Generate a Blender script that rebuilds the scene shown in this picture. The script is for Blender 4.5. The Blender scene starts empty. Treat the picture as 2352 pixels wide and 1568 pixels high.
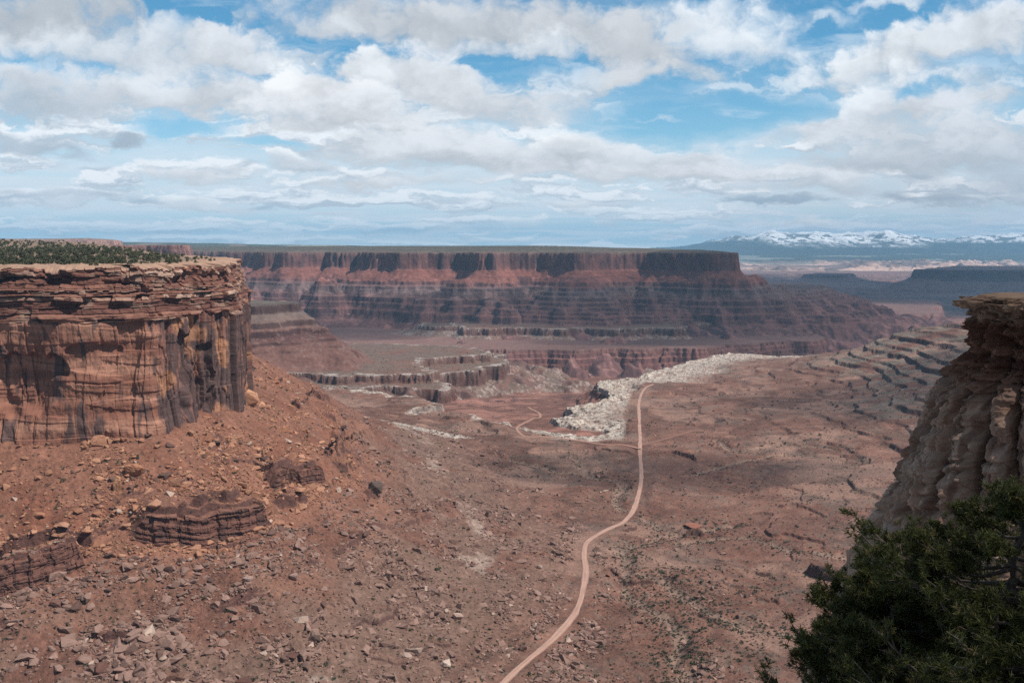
import bpy, bmesh, math, random
import numpy as np
from math import radians, sin, cos, pi

# ------------------------------------------------------------------ camera, sky, sun, exposure
scene = bpy.context.scene
col = scene.collection
PITCH = radians(5.345)
cam_d = bpy.data.cameras.new("camera"); cam_d.lens = 35; cam_d.sensor_width = 36
cam_d.clip_start = 0.5; cam_d.clip_end = 120000
cam = bpy.data.objects.new("camera", cam_d); col.objects.link(cam)
cam.location = (0, 0, 0); cam.rotation_euler = (radians(90) - PITCH, 0, 0)
scene.camera = cam
scene.view_settings.view_transform = 'Standard'; scene.view_settings.look = 'None'
scene.view_settings.exposure = 0.0; scene.view_settings.gamma = 1.0
scene.cycles.use_denoising = False
scene.cycles.max_bounces = 6; scene.cycles.diffuse_bounces = 2; scene.cycles.volume_bounces = 1
scene.cycles.transparent_max_bounces = 8
scene.cycles.use_adaptive_sampling = True; scene.cycles.adaptive_threshold = 0.006

SUN_EL, SUN_AZ = radians(54), radians(112)      # azimuth clockwise from +y: to the right, a little behind the camera
SUN = np.array([sin(SUN_AZ)*cos(SUN_EL), cos(SUN_AZ)*cos(SUN_EL), sin(SUN_EL)])
sl = bpy.data.lights.new("sun", 'SUN'); sl.energy = 5.0; sl.angle = radians(0.5); sl.color = (1.0, 0.94, 0.86)
so = bpy.data.objects.new("sun", sl); col.objects.link(so)
from mathutils import Vector
so.rotation_euler = Vector(SUN).to_track_quat('Z', 'Y').to_euler()

FD = 2287.0
def ray(dx, dy):
    """direction of a point of the 2352 px wide view"""
    u = (dx-1176)/FD; v = (784-dy)/FD
    return np.array([u, cos(PITCH)+v*sin(PITCH), -sin(PITCH)+v*cos(PITCH)])
def W(dx, dy, z):
    d = ray(dx, dy); t = z/d[2]; return (d[0]*t, d[1]*t)
def G(dx, Y, z=-280.0):
    return ((dx-1176)/FD*(Y*cos(PITCH)-z*sin(PITCH)), Y)

# ---- sky: Nishita sky with layered clouds, in directions fixed to the world
world = bpy.data.worlds.new("World"); scene.world = world; world.use_nodes = True
nt = world.node_tree; nt.nodes.clear()
N = nt.nodes.new; L = nt.links.new
def setin(node, key, val):
    s = node.inputs[key]
    if isinstance(val, bpy.types.NodeSocket): nt_of(node).links.new(val, s)
    else: s.default_value = val
def nt_of(node): return node.id_data
def math_(tree, op, a, b=None, c=None, clamp=False):
    n = tree.nodes.new('ShaderNodeMath'); n.operation = op; n.use_clamp = clamp
    for i, v in enumerate((a, b, c)):
        if v is not None: setin(n, i, v)
    return n.outputs[0]
def maprange(tree, v, a, b, c, d, kind='SMOOTHSTEP'):
    n = tree.nodes.new('ShaderNodeMapRange'); n.interpolation_type = kind
    for k, q in zip(range(5), (v, a, b, c, d)): setin(n, k, q)
    return n.outputs[0]
def mixc(tree, f, a, b, blend='MIX'):
    n = tree.nodes.new('ShaderNodeMix'); n.data_type = 'RGBA'; n.blend_type = blend
    setin(n, 0, f); setin(n, 6, a); setin(n, 7, b)
    return n.outputs[2]
def noise_(tree, vec, scale, detail=6, rough=0.55, dist=0.0, out=0, dims='3D', lac=2.0):
    n = tree.nodes.new('ShaderNodeTexNoise'); n.noise_dimensions = dims
    if vec is not None: tree.links.new(vec, n.inputs['Vector'])
    n.inputs['Scale'].default_value = scale; n.inputs['Detail'].default_value = detail
    n.inputs['Roughness'].default_value = rough; n.inputs['Distortion'].default_value = dist
    n.inputs['Lacunarity'].default_value = lac
    return n.outputs[out]
def srgb(r, g, b):
    f = lambda c: (c/255/12.92) if c/255 <= 0.04045 else ((c/255+0.055)/1.055)**2.4
    return (f(r), f(g), f(b), 1.0)

SKY_STRENGTH = 0.09
def build_sky():
    T = nt
    tc = N('ShaderNodeTexCoord')
    sep = N('ShaderNodeSeparateXYZ'); L(tc.outputs['Generated'], sep.inputs[0])
    yy = math_(T, 'MAXIMUM', math_(T, 'ABSOLUTE', sep.outputs[1]), 0.05)
    U = math_(T, 'DIVIDE', sep.outputs[0], yy); V = math_(T, 'DIVIDE', sep.outputs[2], yy)
    Vp = math_(T, 'ADD', math_(T, 'MAXIMUM', V, 0.0), 0.075)
    cq = N('ShaderNodeCombineXYZ')
    L(math_(T, 'MULTIPLY', U, 4.6), cq.inputs[0]); L(math_(T, 'MULTIPLY', math_(T, 'LOGARITHM', Vp, math.e), 1.6), cq.inputs[1])
    Q = cq.outputs[0]
    # billowy domain warp, finer towards the horizon
    w1 = noise_(T, Q, 1.6, 2, 0.5, out=1, dims='2D')
    w2 = noise_(T, Q, 4.5, 5, 0.56, out=1, dims='2D')
    def vm(op, a, b=None, s=None):
        n = N('ShaderNodeVectorMath'); n.operation = op
        setin(n, 0, a)
        if b is not None: setin(n, 1, b)
        if s is not None: setin(n, 3, s)
        return n.outputs[0]
    half = (0.5, 0.5, 0.5)
    wv = vm('ADD', vm('SCALE', vm('SUBTRACT', w1, half), s=0.30), vm('SCALE', vm('SUBTRACT', w2, half), s=0.24))
    cp = N('ShaderNodeCombineXYZ'); L(U, cp.inputs[0]); L(V, cp.inputs[1])
    wv = vm('MULTIPLY', wv, (0.85, 0.62, 0.0))
    P = vm('ADD', cp.outputs[0], vm('SCALE', wv, s=Vp))
    hi = noise_(T, Q, 9.0, 5, 0.6, dims='2D')
    mid = noise_(T, Q, 3.2, 4, 0.55, dims='2D')
    streakv = vm('MULTIPLY', Q, (0.7, 3.6, 1.0))
    streak = noise_(T, streakv, 2.2, 5, 0.58, 0.3, dims='2D')
    sky = N('ShaderNodeTexSky'); sky.sky_type = 'NISHITA'; sky.sun_disc = False
    sky.sun_elevation = SUN_EL; sky.sun_rotation = SUN_AZ; sky.altitude = 1800; sky.air_density = 1.0; sky.dust_density = 0.6; sky.ozone_density = 1.5
    k = 1.0/SKY_STRENGTH
    def C(r, g, b, e=1.12): g = max(g, 0.45*r+0.55*b-1); c = srgb(r, g, b); return (c[0]*k*e, c[1]*k*e, c[2]*k*e, 1)
    acc = mixc(T, 1.0, sky.outputs[0], (0.60, 1.24, 1.36, 1), 'MULTIPLY')
    # openings where clear blue shows
    def UV(dx, dy):
        d = ray(dx, dy); return d[0]/d[1], d[2]/d[1]
    gap = 0.0
    for (x, y, rx, ry, turn, amt) in ((1640, 268, 420, 82, 4, 1.0), (1500, 205, 140, 40, 10, 0.6), (2150, 212, 150, 32, 0, 0.7), (410, 296, 150, 26, 0, 0.8), (620, 325, 150, 16, -4, 0.7), (430, 25, 130, 40, -10, 0.8), (1160, 160, 160, 28, 0, 0.6), (1950, 75, 190, 28, 12, 0.6)):
        u, v = UV(x, y)
        m = N('ShaderNodeMapping'); m.vector_type = 'TEXTURE'
        m.inputs['Location'].default_value = (u, v, 0); m.inputs['Rotation'].default_value = (0, 0, radians(turn)); m.inputs['Scale'].default_value = (rx/FD, ry/FD, 1)
        L(P, m.inputs[0])
        ln = N('ShaderNodeVectorMath'); ln.operation = 'LENGTH'; L(m.outputs[0], ln.inputs[0])
        gap = math_(T, 'MAXIMUM', gap, maprange(T, ln.outputs['Value'], 1.0, 0.35, 0.0, amt))
    clear = math_(T, 'SUBTRACT', 1.0, gap)
    # pale air and thin high veil, thicker towards the horizon
    veil = maprange(T, V, 0.20, 0.05, 0.0, 0.98)
    vs = maprange(T, streak, 0.36, 0.58, 0.86, 1.0)
    acc = mixc(T, math_(T, 'MULTIPLY', math_(T, 'MULTIPLY', veil, vs), math_(T, 'SUBTRACT', 1.0, math_(T, 'MULTIPLY', gap, 0.72))), acc, C(216, 226, 234))
    vb = math_(T, 'MULTIPLY', maprange(T, V, 0.045, 0.012, 0.0, 0.5), maprange(T, streak, 0.42, 0.6, 1.0, 0.0))
    acc = mixc(T, vb, acc, C(150, 195, 219))
    # thin wisps over the blue
    wis = math_(T, 'MULTIPLY', maprange(T, streak, 0.5, 0.78, 0.0, 0.45), maprange(T, mid, 0.42, 0.62, 0.0, 1.0))
    acc = mixc(T, wis, acc, C(222, 232, 240))
    W_ = (238, 243, 247); PK = (226, 222, 228); GR = (184, 185, 197); GD = (166, 174, 192); LG = (208, 208, 217)
    # broken cloud layers in rows, thicker low down
    lay = vm('MULTIPLY', Q, (0.9, 2.3, 1.0)); lay = vm('ADD', lay, vm('SCALE', vm('SUBTRACT', w2, half), s=0.55))
    l1 = noise_(T, lay, 1.9, 6, 0.56, dims='2D'); l2 = noise_(T, vm('ADD', lay, (0.0, 0.16, 0.0)), 1.9, 6, 0.56, dims='2D')
    la = math_(T, 'MULTIPLY', maprange(T, l1, 0.46, 0.58, 0.0, 1.0), maprange(T, V, 0.22, 0.11, 0.12, 0.95))
    la = math_(T, 'MULTIPLY', la, math_(T, 'MULTIPLY', clear, clear))
    lf = maprange(T, math_(T, 'SUBTRACT', l1, l2), -0.10, 0.12, 0.0, 1.0)
    acc = mixc(T, la, acc, mixc(T, lf, C(186, 193, 206), C(238, 241, 244, 1.16)))
    clouds = [  # x, y, rx, ry, turn, top, base, softness, opacity
        (1700, 95, 240, 75, -6, W_, (216,226,236), .55, .95), (1610, 30, 190, 50, 0, W_, (214,224,234), .6, .9),
        (1900, 60, 160, 30, -5, W_, W_, .8, .55),
        (2130, 105, 330, 80, 14, W_, LG, .5, .97), (2290, 40, 190, 75, 10, (228,234,241), LG, .55, .95),
        (2040, 10, 120, 22, 5, W_, W_, .7, .75), (2000, 170, 190, 22, 3, (225,233,240), (218,227,236), .8, .7),
        (2110, 250, 300, 70, 12, (226,231,238), LG, .5, .97), (2010, 230, 140, 60, 25, W_, (218,222,230), .5, .9), (2300, 230, 110, 35, 0, (220,228,236), LG, .6, .8),
        (1900, 290, 220, 38, 17, (232,236,242), (205,208,218), .6, .9),
        (2200, 330, 400, 95, 4, (222,226,233), (192,197,208), .5, .98), (2330, 420, 280, 120, 0, (205,212,221), (190,199,210), .8, .9),
        (2020, 375, 300, 34, 3, (196,197,208), (184,186,199), .7, .75),
        (1420, 105, 190, 90, -20, (203,201,210), (197,195,205), .5, .97), (1440, 185, 190, 42, 8, (214,213,221), (206,204,212), .6, .92),
        (1050, 55, 520, 95, -3, (208,207,216), (190,189,201), .5, .98), (700, 60, 190, 55, -10, (220,224,232), LG, .7, .8),
        (1220, 108, 150, 42, -5, W_, (215,222,231), .7, .85), (1050, 120, 160, 25, 0, (224,230,237), (215,222,231), .8, .6),
        (60, 30, 300, 105, -8, (192,193,203), (180,183,195), .45, .98), (230, 10, 90, 40, -20, (200,203,212), (188,190,201), .6, .85),
        (330, 125, 440, 75, -2, (222,228,234), (206,211,220), .6, .95), (540, 112, 125, 62, -8, (226,230,236), (208,208,217), .4, .95), (640, 150, 130, 35, -5, (222,227,234), LG, .7, .85),
        (480, 185, 120, 42, -10, (224,229,235), (210,214,222), .6, .8),
        (20, 190, 90, 45, -10, (222,225,232), LG, .5, .9),
        (1090, 235, 300, 62, -5, (220,221,228), (206,206,215), .55, .95), (935, 190, 190, 80, -8, (226,229,235), (212,211,219), .4, .97),
        (805, 185, 95, 66, 0, (240,244,247), (218,219,226), .35, .97),
        (420, 225, 520, 62, -2, (228,231,236), (207,206,214), .5, .96), (90, 235, 240, 60, -3, (198,202,213), (186,191,205), .55, .95), (20, 265, 60, 35, 0, (186,192,207), (184,190,204), .7, .8),
        (690, 220, 75, 60, 0, (247,249,250), (226,226,231), .4, .95), (740, 240, 130, 50, -10, (245,247,249), (224,222,228), .4, .95),
        (800, 285, 300, 52, -4, (232,234,238), (204,201,209), .45, .96), (920, 290, 150, 34, -8, (230,232,237), (210,208,215), .6, .9),
        (1520, 270, 170, 10, 0, (220,230,238), (212,224,233), .8, .8), (1400, 272, 60, 7, 0, (216,228,237), (212,224,233), .8, .6),
        (1080, 335, 230, 60, -6, (236,239,243), (212,211,219), .5, .96), (1000, 350, 330, 48, -2, (230,231,236), (200,199,209), .5, .95),
        (1310, 330, 110, 50, 0, (250,252,252), (228,229,234), .35, .98), (1400, 345, 150, 36, -8, (244,247,249), (220,221,228), .45, .95),
        (1350, 378, 620, 48, -3, (228,229,235), (196,194,205), .6, .96), (1560, 372, 210, 42, -4, (228,231,237), (208,208,217), .5, .92),
        (1130, 378, 240, 20, 0, (196,195,206), (188,187,199), .8, .75), (1330, 384, 200, 18, 2, (194,193,205), (186,186,199), .8, .7),
        (1500, 400, 560, 26, -2, (232,232,237), (215,213,219), .7, .85), (980, 410, 220, 18, 0, (226,225,231), (214,212,219), .7, .7),
        (285, 325, 62, 20, 0, GD, (172,180,197), .5, .95), (60, 335, 95, 30, 0, (188,195,208), (178,187,203), .6, .9), (140, 350, 80, 18, -8, (190,198,210), (180,190,205), .7, .8),
        (225, 385, 55, 9, 0, (188,198,212), (182,193,208), .7, .8), (110, 380, 60, 14, 0, (200,210,221), (190,201,215), .8, .6),
        (450, 395, 120, 26, 0, (228,226,232), (208,205,214), .5, .85), (655, 360, 50, 20, 0, (244,248,250), (222,228,235), .4, .95), (690, 385, 95, 27, -4, (212,214,222), (196,200,212), .5, .9), (540, 380, 45, 12, 0, (196,203,215), (188,197,211), .6, .8),
        (860, 426, 90, 16, 0, (236,236,240), (214,210,217), .5, .9), (740, 428, 50, 13, 0, (232,231,236), (216,215,222), .6, .8),
        (1880, 430, 270, 26, 0, (224,225,232), (205,207,217), .6, .85), (1950, 412, 160, 12, 2, (236,240,244), (220,224,231), .7, .8),
        (1320, 466, 72, 20, 0, (240,243,246), (218,217,224), .45, .95), (1420, 470, 60, 14, 0, (226,231,237), (208,212,221), .6, .7),
        (1780, 461, 150, 12, 0, (178,185,203), (170,179,199), .5, .95), (2070, 450, 70, 24, 0, (186,191,206), (178,185,202), .55, .9), (2170, 445, 62, 30, -6, (188,193,207), (180,186,203), .55, .9), (2110, 395, 35, 10, 0, (186,191,206), (180,186,203), .6, .9),
        (200, 455, 210, 20, -1, (206,211,221), (192,200,213), .6, .85), (130, 470, 120, 14, 0, (224,229,235), (208,214,223), .6, .8), (430, 455, 80, 13, 0, (246,249,250), (222,225,232), .4, .95), (460, 472, 140, 14, -2, (224,224,231), (204,207,217), .6, .85),
        (330, 462, 60, 14, 0, (192,199,213), (184,193,209), .6, .8), (615, 474, 42, 9, 0, (186,194,209), (180,190,206), .6, .85), (20, 440, 50, 22, 0, (224,226,232), (206,211,220), .6, .85),
        (760, 490, 80, 9, 0, (232,236,240), (214,219,227), .7, .8), (95, 508, 60, 8, 0, (228,234,239), (214,222,230), .6, .85),
        (900, 525, 120, 13, 0, (176,202,219), (170,198,217), .8, .7), (1205, 512, 60, 13, 0, (230,236,240), (208,217,226), .5, .8), (1395, 520, 40, 14, 0, (236,240,243), (212,220,228), .5, .8), (1100, 518, 70, 12, 0, (206,218,228), (194,209,222), .6, .8),
        (1830, 512, 150, 13, 0, (240,242,243), (222,226,230), .6, .85), (2120, 520, 230, 22, 0, (226,230,234), (214,221,228), .9, .8), (2300, 525, 120, 26, 0, (222,227,232), (208,217,226), .9, .75),
    ]
    vo = N('ShaderNodeTexVoronoi'); vo.voronoi_dimensions = '2D'; vo.feature = 'SMOOTH_F1'; vo.inputs['Scale'].default_value = 3.4; vo.inputs['Detail'].default_value = 3.0
    vo.inputs['Roughness'].default_value = 0.55; vo.inputs['Lacunarity'].default_value = 2.3; vo.inputs['Smoothness'].default_value = 0.35
    L(vm('ADD', Q, vm('SCALE', vm('SUBTRACT', w2, half), s=0.22)), vo.inputs['Vector'])
    puff = math_(T, 'SUBTRACT', 0.72, vo.outputs['Distance'])
    hs = math_(T, 'ADD', math_(T, 'MULTIPLY', math_(T, 'SUBTRACT', hi, 0.5), 0.45), math_(T, 'MULTIPLY', puff, 0.46))
    ms = math_(T, 'MULTIPLY', math_(T, 'SUBTRACT', mid, 0.5), 0.8)
    ns = math_(T, 'ADD', math_(T, 'MULTIPLY', hs, 0.9), ms)
    hs = math_(T, 'SUBTRACT', hs, math_(T, 'MULTIPLY', gap, 0.55))
    # one shared node group paints one cloud over what lies behind it
    g = bpy.data.node_groups.new('cloud_layer', 'ShaderNodeTree')
    def sock(n, t, io='INPUT'): g.interface.new_socket(n, in_out=io, socket_type='NodeSocket'+t)
    for n, t in (('Behind', 'Color'), ('P', 'Vector'), ('Edge', 'Float'), ('Shade', 'Float'), ('Location', 'Vector'), ('Turn', 'Vector'), ('Size', 'Vector'),
                 ('Soft', 'Float'), ('Cover', 'Float'), ('Top', 'Color'), ('Base', 'Color')): sock(n, t)
    sock('Sky', 'Color', 'OUTPUT')
    gi = g.nodes.new('NodeGroupInput'); go = g.nodes.new('NodeGroupOutput'); I = gi.outputs
    pv = g.nodes.new('ShaderNodeVectorMath'); pv.operation = 'MULTIPLY_ADD'
    g.links.new(I['Behind'], pv.inputs[0]); pv.inputs[1].default_value = (1e-7, 1e-7, 0); g.links.new(I['P'], pv.inputs[2])
    m = g.nodes.new('ShaderNodeMapping'); m.vector_type = 'TEXTURE'
    g.links.new(pv.outputs[0], m.inputs[0]); g.links.new(I['Location'], m.inputs['Location']); g.links.new(I['Turn'], m.inputs['Rotation']); g.links.new(I['Size'], m.inputs['Scale'])
    s = g.nodes.new('ShaderNodeSeparateXYZ'); g.links.new(m.outputs[0], s.inputs[0])
    yb = math_(g, 'MAXIMUM', s.outputs[1], math_(g, 'MULTIPLY', s.outputs[1], -1.35))
    r2 = math_(g, 'SQRT', math_(g, 'MULTIPLY_ADD', s.outputs[0], s.outputs[0], math_(g, 'MULTIPLY', yb, yb)))
    d = math_(g, 'ADD', math_(g, 'SUBTRACT', 1.0, r2), I['Edge'])
    al = maprange(g, d, 0.0, I['Soft'], 0.0, I['Cover'])
    t = math_(g, 'ADD', math_(g, 'MULTIPLY', s.outputs[1], 0.55), I['Shade'])
    f = maprange(g, t, -0.45, 0.45, 0.0, 1.0)
    g.links.new(mixc(g, al, I['Behind'], mixc(g, f, I['Base'], I['Top'])), go.inputs[0])
    for (x, y, rx, ry, turn, top, base, soft, op) in clouds:
        u, v = UV(x, y)
        q = N('ShaderNodeGroup'); q.node_tree = g
        for key, val in (('Location', (u, v, 0)), ('Turn', (0, 0, radians(turn))), ('Size', (rx/FD*1.2, ry/FD*1.25, 1)), ('Soft', soft*1.3), ('Cover', op), ('Top', C(*top)), ('Base', C(*base, 0.98))):
            q.inputs[key].default_value = val
        L(acc, q.inputs['Behind']); L(P, q.inputs['P']); L(hs, q.inputs['Edge']); L(ns, q.inputs['Shade'])
        acc = q.outputs[0]
    # higher sky (overhead, out of view): broken cloud, dimmed to deepen shadows
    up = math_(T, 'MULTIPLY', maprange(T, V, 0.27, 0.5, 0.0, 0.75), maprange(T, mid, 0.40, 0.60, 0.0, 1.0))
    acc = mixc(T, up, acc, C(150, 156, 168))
    # unseen sky behind the viewpoint: dark cloud added to cut ambient light
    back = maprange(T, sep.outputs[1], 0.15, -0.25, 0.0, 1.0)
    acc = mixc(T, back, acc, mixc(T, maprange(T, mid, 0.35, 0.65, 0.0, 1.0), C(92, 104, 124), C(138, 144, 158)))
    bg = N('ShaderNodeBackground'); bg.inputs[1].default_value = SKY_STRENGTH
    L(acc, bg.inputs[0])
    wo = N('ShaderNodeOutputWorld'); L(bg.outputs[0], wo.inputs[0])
build_sky()
world.cycles.sampling_method = 'MANUAL'; world.cycles.sample_map_resolution = 512

# ------------------------------------------------------------------ noise and helpers
rng = np.random.default_rng(7)
random.seed(7)
_ang = rng.random((256, 256))*2*pi
GX, GY = np.cos(_ang).astype(np.float32), np.sin(_ang).astype(np.float32)
_RV = rng.random((256, 256)).astype(np.float32)
_perm = rng.permutation(256)
_g3 = rng.normal(size=(256, 3)); _g3 /= np.linalg.norm(_g3, axis=1)[:, None]; _g3 = _g3.astype(np.float32)

def pn(x, y, seed=0):
    x = np.asarray(x)+seed*17.37; y = np.asarray(y)+seed*9.71
    xi = np.floor(x); yi = np.floor(y)
    fx = (x-xi).astype(np.float32); fy = (y-yi).astype(np.float32)
    ix = xi.astype(np.int32) & 255; iy = yi.astype(np.int32) & 255
    jx = (ix+1) & 255; jy = (iy+1) & 255
    u = fx*fx*fx*(fx*(fx*6-15)+10); v = fy*fy*fy*(fy*(fy*6-15)+10)
    a = GX[ix, iy]*fx+GY[ix, iy]*fy
    b = GX[jx, iy]*(fx-1)+GY[jx, iy]*fy
    c = GX[ix, jy]*fx+GY[ix, jy]*(fy-1)
    d = GX[jx, jy]*(fx-1)+GY[jx, jy]*(fy-1)
    ab = a+u*(b-a); cd = c+u*(d-c)
    return (ab+v*(cd-ab))*1.5
def fbm(x, y, o=4, seed=0, gain=0.5):
    s = 0; a = 1; t = 0
    for i in range(o):
        s = s+a*pn(x*2**i, y*2**i, seed+i); t += a; a *= gain
    return s/t*1.3
def ridge(x, y, o=4, seed=0):
    s = 0; a = 1; t = 0
    for i in range(o):
        s = s+a*(1-2*np.abs(pn(x*2**i, y*2**i, seed+i))); t += a; a *= 0.5
    return s/t
def pn3(x, y, z, seed=0):
    x = np.asarray(x)+seed*13.1; y = np.asarray(y)+seed*7.7; z = np.asarray(z)+seed*3.3
    xi, yi, zi = np.floor(x), np.floor(y), np.floor(z)
    fx, fy, fz = x-xi, y-yi, z-zi
    xi, yi, zi = (q.astype(np.int32) & 255 for q in (xi, yi, zi))
    w = lambda t: t*t*t*(t*(t*6-15)+10)
    u, v, k = w(fx), w(fy), w(fz)
    def g(a, b, c):
        h = _g3[_perm[(_perm[(_perm[(xi+a) & 255]+yi+b) & 255]+zi+c) & 255]]
        return h[..., 0]*(fx-a)+h[..., 1]*(fy-b)+h[..., 2]*(fz-c)
    l = lambda a, b, t: a+t*(b-a)
    return l(l(l(g(0,0,0), g(1,0,0), u), l(g(0,1,0), g(1,1,0), u), v), l(l(g(0,0,1), g(1,0,1), u), l(g(0,1,1), g(1,1,1), u), v), k)*1.5
def fbm3(x, y, z, o=4, seed=0):
    s = 0; a = 1; t = 0
    for i in range(o):
        s = s+a*pn3(x*2**i, y*2**i, z*2**i, seed+i); t += a; a *= 0.5
    return s/t*1.3
def cell(i, j=0):
    """random value per integer cell"""
    return _RV[np.asarray(i).astype(np.int64) & 255, np.asarray(j).astype(np.int64) & 255]
def sst(x, a, b):
    t = np.clip((x-a)/(b-a), 0, 1); return t*t*(3-2*t)
def worley(x, y, seed=0):
    """distance to nearest and second nearest feature point, and a random value of the nearest cell"""
    xi = np.floor(x); yi = np.floor(y); d1 = np.full(x.shape, 9.0); d2 = d1.copy(); idv = np.zeros(x.shape)
    for a in (-1, 0, 1):
        for b in (-1, 0, 1):
            cx, cy = xi+a, yi+b
            px = cx+cell(cx+seed, cy); py = cy+cell(cx+91, cy+seed+37)
            d = np.hypot(px-x, py-y); r = cell(cx+13+seed, cy+53)
            c = d < d1
            d2 = np.where(c, d1, np.minimum(d2, d)); idv = np.where(c, r, idv); d1 = np.where(c, d, d1)
    return d1, d2, idv
def poly_sdf(x, y, pts):
    """signed distance, positive outside"""
    p = np.asarray(pts, float); q = np.roll(p, -1, 0)
    best = np.full(x.shape, 1e18); ins = np.zeros(x.shape, bool)
    for (ax, ay), (bx, by) in zip(p, q):
        ex, ey = bx-ax, by-ay
        t = np.clip(((x-ax)*ex+(y-ay)*ey)/(ex*ex+ey*ey), 0, 1)
        dx_ = x-ax-ex*t; dy_ = y-ay-ey*t
        np.minimum(best, dx_*dx_+dy_*dy_, out=best)
        if ay != by:
            c = ((ay > y) != (by > y)) & (x < (bx-ax)*(y-ay)/(by-ay)+ax); ins ^= c
    d = np.sqrt(best)
    return np.where(ins, -d, d)
def line_dist(x, y, pts):
    """distance to a polyline, signed (positive on its left side), and the share of the length at the nearest point"""
    p = np.asarray(pts, float); best = np.full(x.shape, 1e18); sg = np.zeros(x.shape); along = np.zeros(x.shape)
    seg = np.hypot(*(p[1:]-p[:-1]).T); tot = seg.sum(); acc = 0
    for (ax, ay), (bx, by), ln in zip(p[:-1], p[1:], seg):
        ex, ey = bx-ax, by-ay
        t = np.clip(((x-ax)*ex+(y-ay)*ey)/(ex*ex+ey*ey), 0, 1)
        dx_ = x-ax-ex*t; dy_ = y-ay-ey*t; d = dx_*dx_+dy_*dy_
        c = d < best
        best = np.where(c, d, best); sg = np.where(c, np.sign(ex*(y-ay)-ey*(x-ax)), sg); along = np.where(c, (acc+t*ln)/tot, along)
        acc += ln
    return np.sqrt(best)*sg, along
def smooth_path(pts, step):
    p = np.asarray(pts, float)
    ext = np.vstack([2*p[0]-p[1], p, 2*p[-1]-p[-2]]); out = []
    for i in range(len(p)-1):
        a, b, c, d = ext[i:i+4]; n = max(2, int(np.linalg.norm(c-b)/step))
        t = np.linspace(0, 1, n, endpoint=False)[:, None]
        out.append(.5*((2*b)+(-a+c)*t+(2*a-5*b+4*c-d)*t**2+(-a+3*b-3*c+d)*t**3))
    out.append(p[-1:])
    return np.vstack(out)
def srl(r, g, b): return np.array(srgb(r, g, b)[:3])

def mesh_from(name, verts, faces, mat, colors=None, smooth=False, parent=None, mats=None, midx=None):
    """verts (n,3), faces (m,k) -> one linked mesh object"""
    me = bpy.data.meshes.new(name); verts = np.asarray(verts, np.float32); faces = np.asarray(faces, np.int32)
    m, k = faces.shape
    me.vertices.add(len(verts)); me.vertices.foreach_set('co', verts.ravel())
    me.loops.add(m*k); me.loops.foreach_set('vertex_index', faces.ravel())
    me.polygons.add(m); me.polygons.foreach_set('loop_start', np.arange(0, m*k, k, dtype=np.int32))
    me.polygons.foreach_set('loop_total', np.full(m, k, np.int32))
    me.polygons.foreach_set('use_smooth', np.full(m, smooth, bool))
    if midx is not None: me.polygons.foreach_set('material_index', np.asarray(midx, np.int32))
    me.update(calc_edges=True)
    if colors is not None:
        a = me.color_attributes.new('Col', 'FLOAT_COLOR', 'POINT')
        c = np.ones((len(verts), 4), np.float32); c[:, :3] = colors
        a.data.foreach_set('color', c.ravel())
    for mm in (mats or [mat]): me.materials.append(mm)
    o = bpy.data.objects.new(name, me); col.objects.link(o)
    if parent: o.parent = parent
    return o
def tag(o, label=None, cat=None, group=None, kind=None):
    if label: o['label'] = label
    if cat: o['category'] = cat
    if group: o['group'] = group
    if kind: o['kind'] = kind
    return o
def grid_faces(nr, nc):
    i = np.arange(nr-1)[:, None]*nc+np.arange(nc-1)[None, :]
    return np.stack([i, i+1, i+nc+1, i+nc], -1).reshape(-1, 4)

# ------------------------------------------------------------------ materials
def rock_material(name, bump_scale=0.35, bump=1.0, dist=1.2, var=0.35, fine=1.2, rough=0.95, layer=0.0):
    m = bpy.data.materials.new(name); m.use_nodes = True; t = m.node_tree; t.nodes.clear()
    at = t.nodes.new('ShaderNodeAttribute'); at.attribute_name = 'Col'
    ge = t.nodes.new('ShaderNodeNewGeometry'); pos = ge.outputs['Position']
    n1 = noise_(t, pos, bump_scale, 8, 0.65)
    n2 = noise_(t, pos, bump_scale*0.13, 5, 0.6)
    n3 = noise_(t, pos, fine, 4, 0.7)
    v = math_(t, 'ADD', math_(t, 'MULTIPLY', n1, 0.5), math_(t, 'ADD', math_(t, 'MULTIPLY', n2, 0.3), math_(t, 'MULTIPLY', n3, 0.2)))
    f = maprange(t, v, 0.32, 0.68, 1-var, 1+var, 'LINEAR')
    h = n1
    if layer:
        mp = t.nodes.new('ShaderNodeMapping'); mp.inputs['Scale'].default_value = (0.06, 0.06, 1.0); t.links.new(pos, mp.inputs[0])
        nl = noise_(t, mp.outputs[0], layer, 4, 0.6)
        h = math_(t, 'ADD', n1, nl)
        f = math_(t, 'MULTIPLY', f, maprange(t, nl, 0.35, 0.65, 0.86, 1.12, 'LINEAR'))
    c = mixc(t, 1.0, at.outputs['Color'], f, 'MULTIPLY')
    b = t.nodes.new('ShaderNodeBump'); b.inputs['Strength'].default_value = bump; b.inputs['Distance'].default_value = dist
    t.links.new(h, b.inputs['Height'])
    p = t.nodes.new('ShaderNodeBsdfPrincipled'); p.inputs['Roughness'].default_value = rough; p.inputs['Specular IOR Level'].default_value = 0.15
    t.links.new(c, p.inputs['Base Color']); t.links.new(b.outputs[0], p.inputs['Normal'])
    o = t.nodes.new('ShaderNodeOutputMaterial'); t.links.new(p.outputs[0], o.inputs[0])
    return m
M_ground = rock_material('desert_ground', 0.30, 1.0, 2.2, 0.58, 0.9)
M_far = rock_material('far_rock', 0.05, 0.8, 5.0, 0.35, 0.16)
M_cliff = rock_material('cliff_sandstone', 0.30, 0.5, 0.7, 0.25, 2.0, layer=0.35)
M_pinn = rock_material('pinnacle_sandstone', 0.9, 0.5, 0.18, 0.30, 5.0, layer=1.6)
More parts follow.
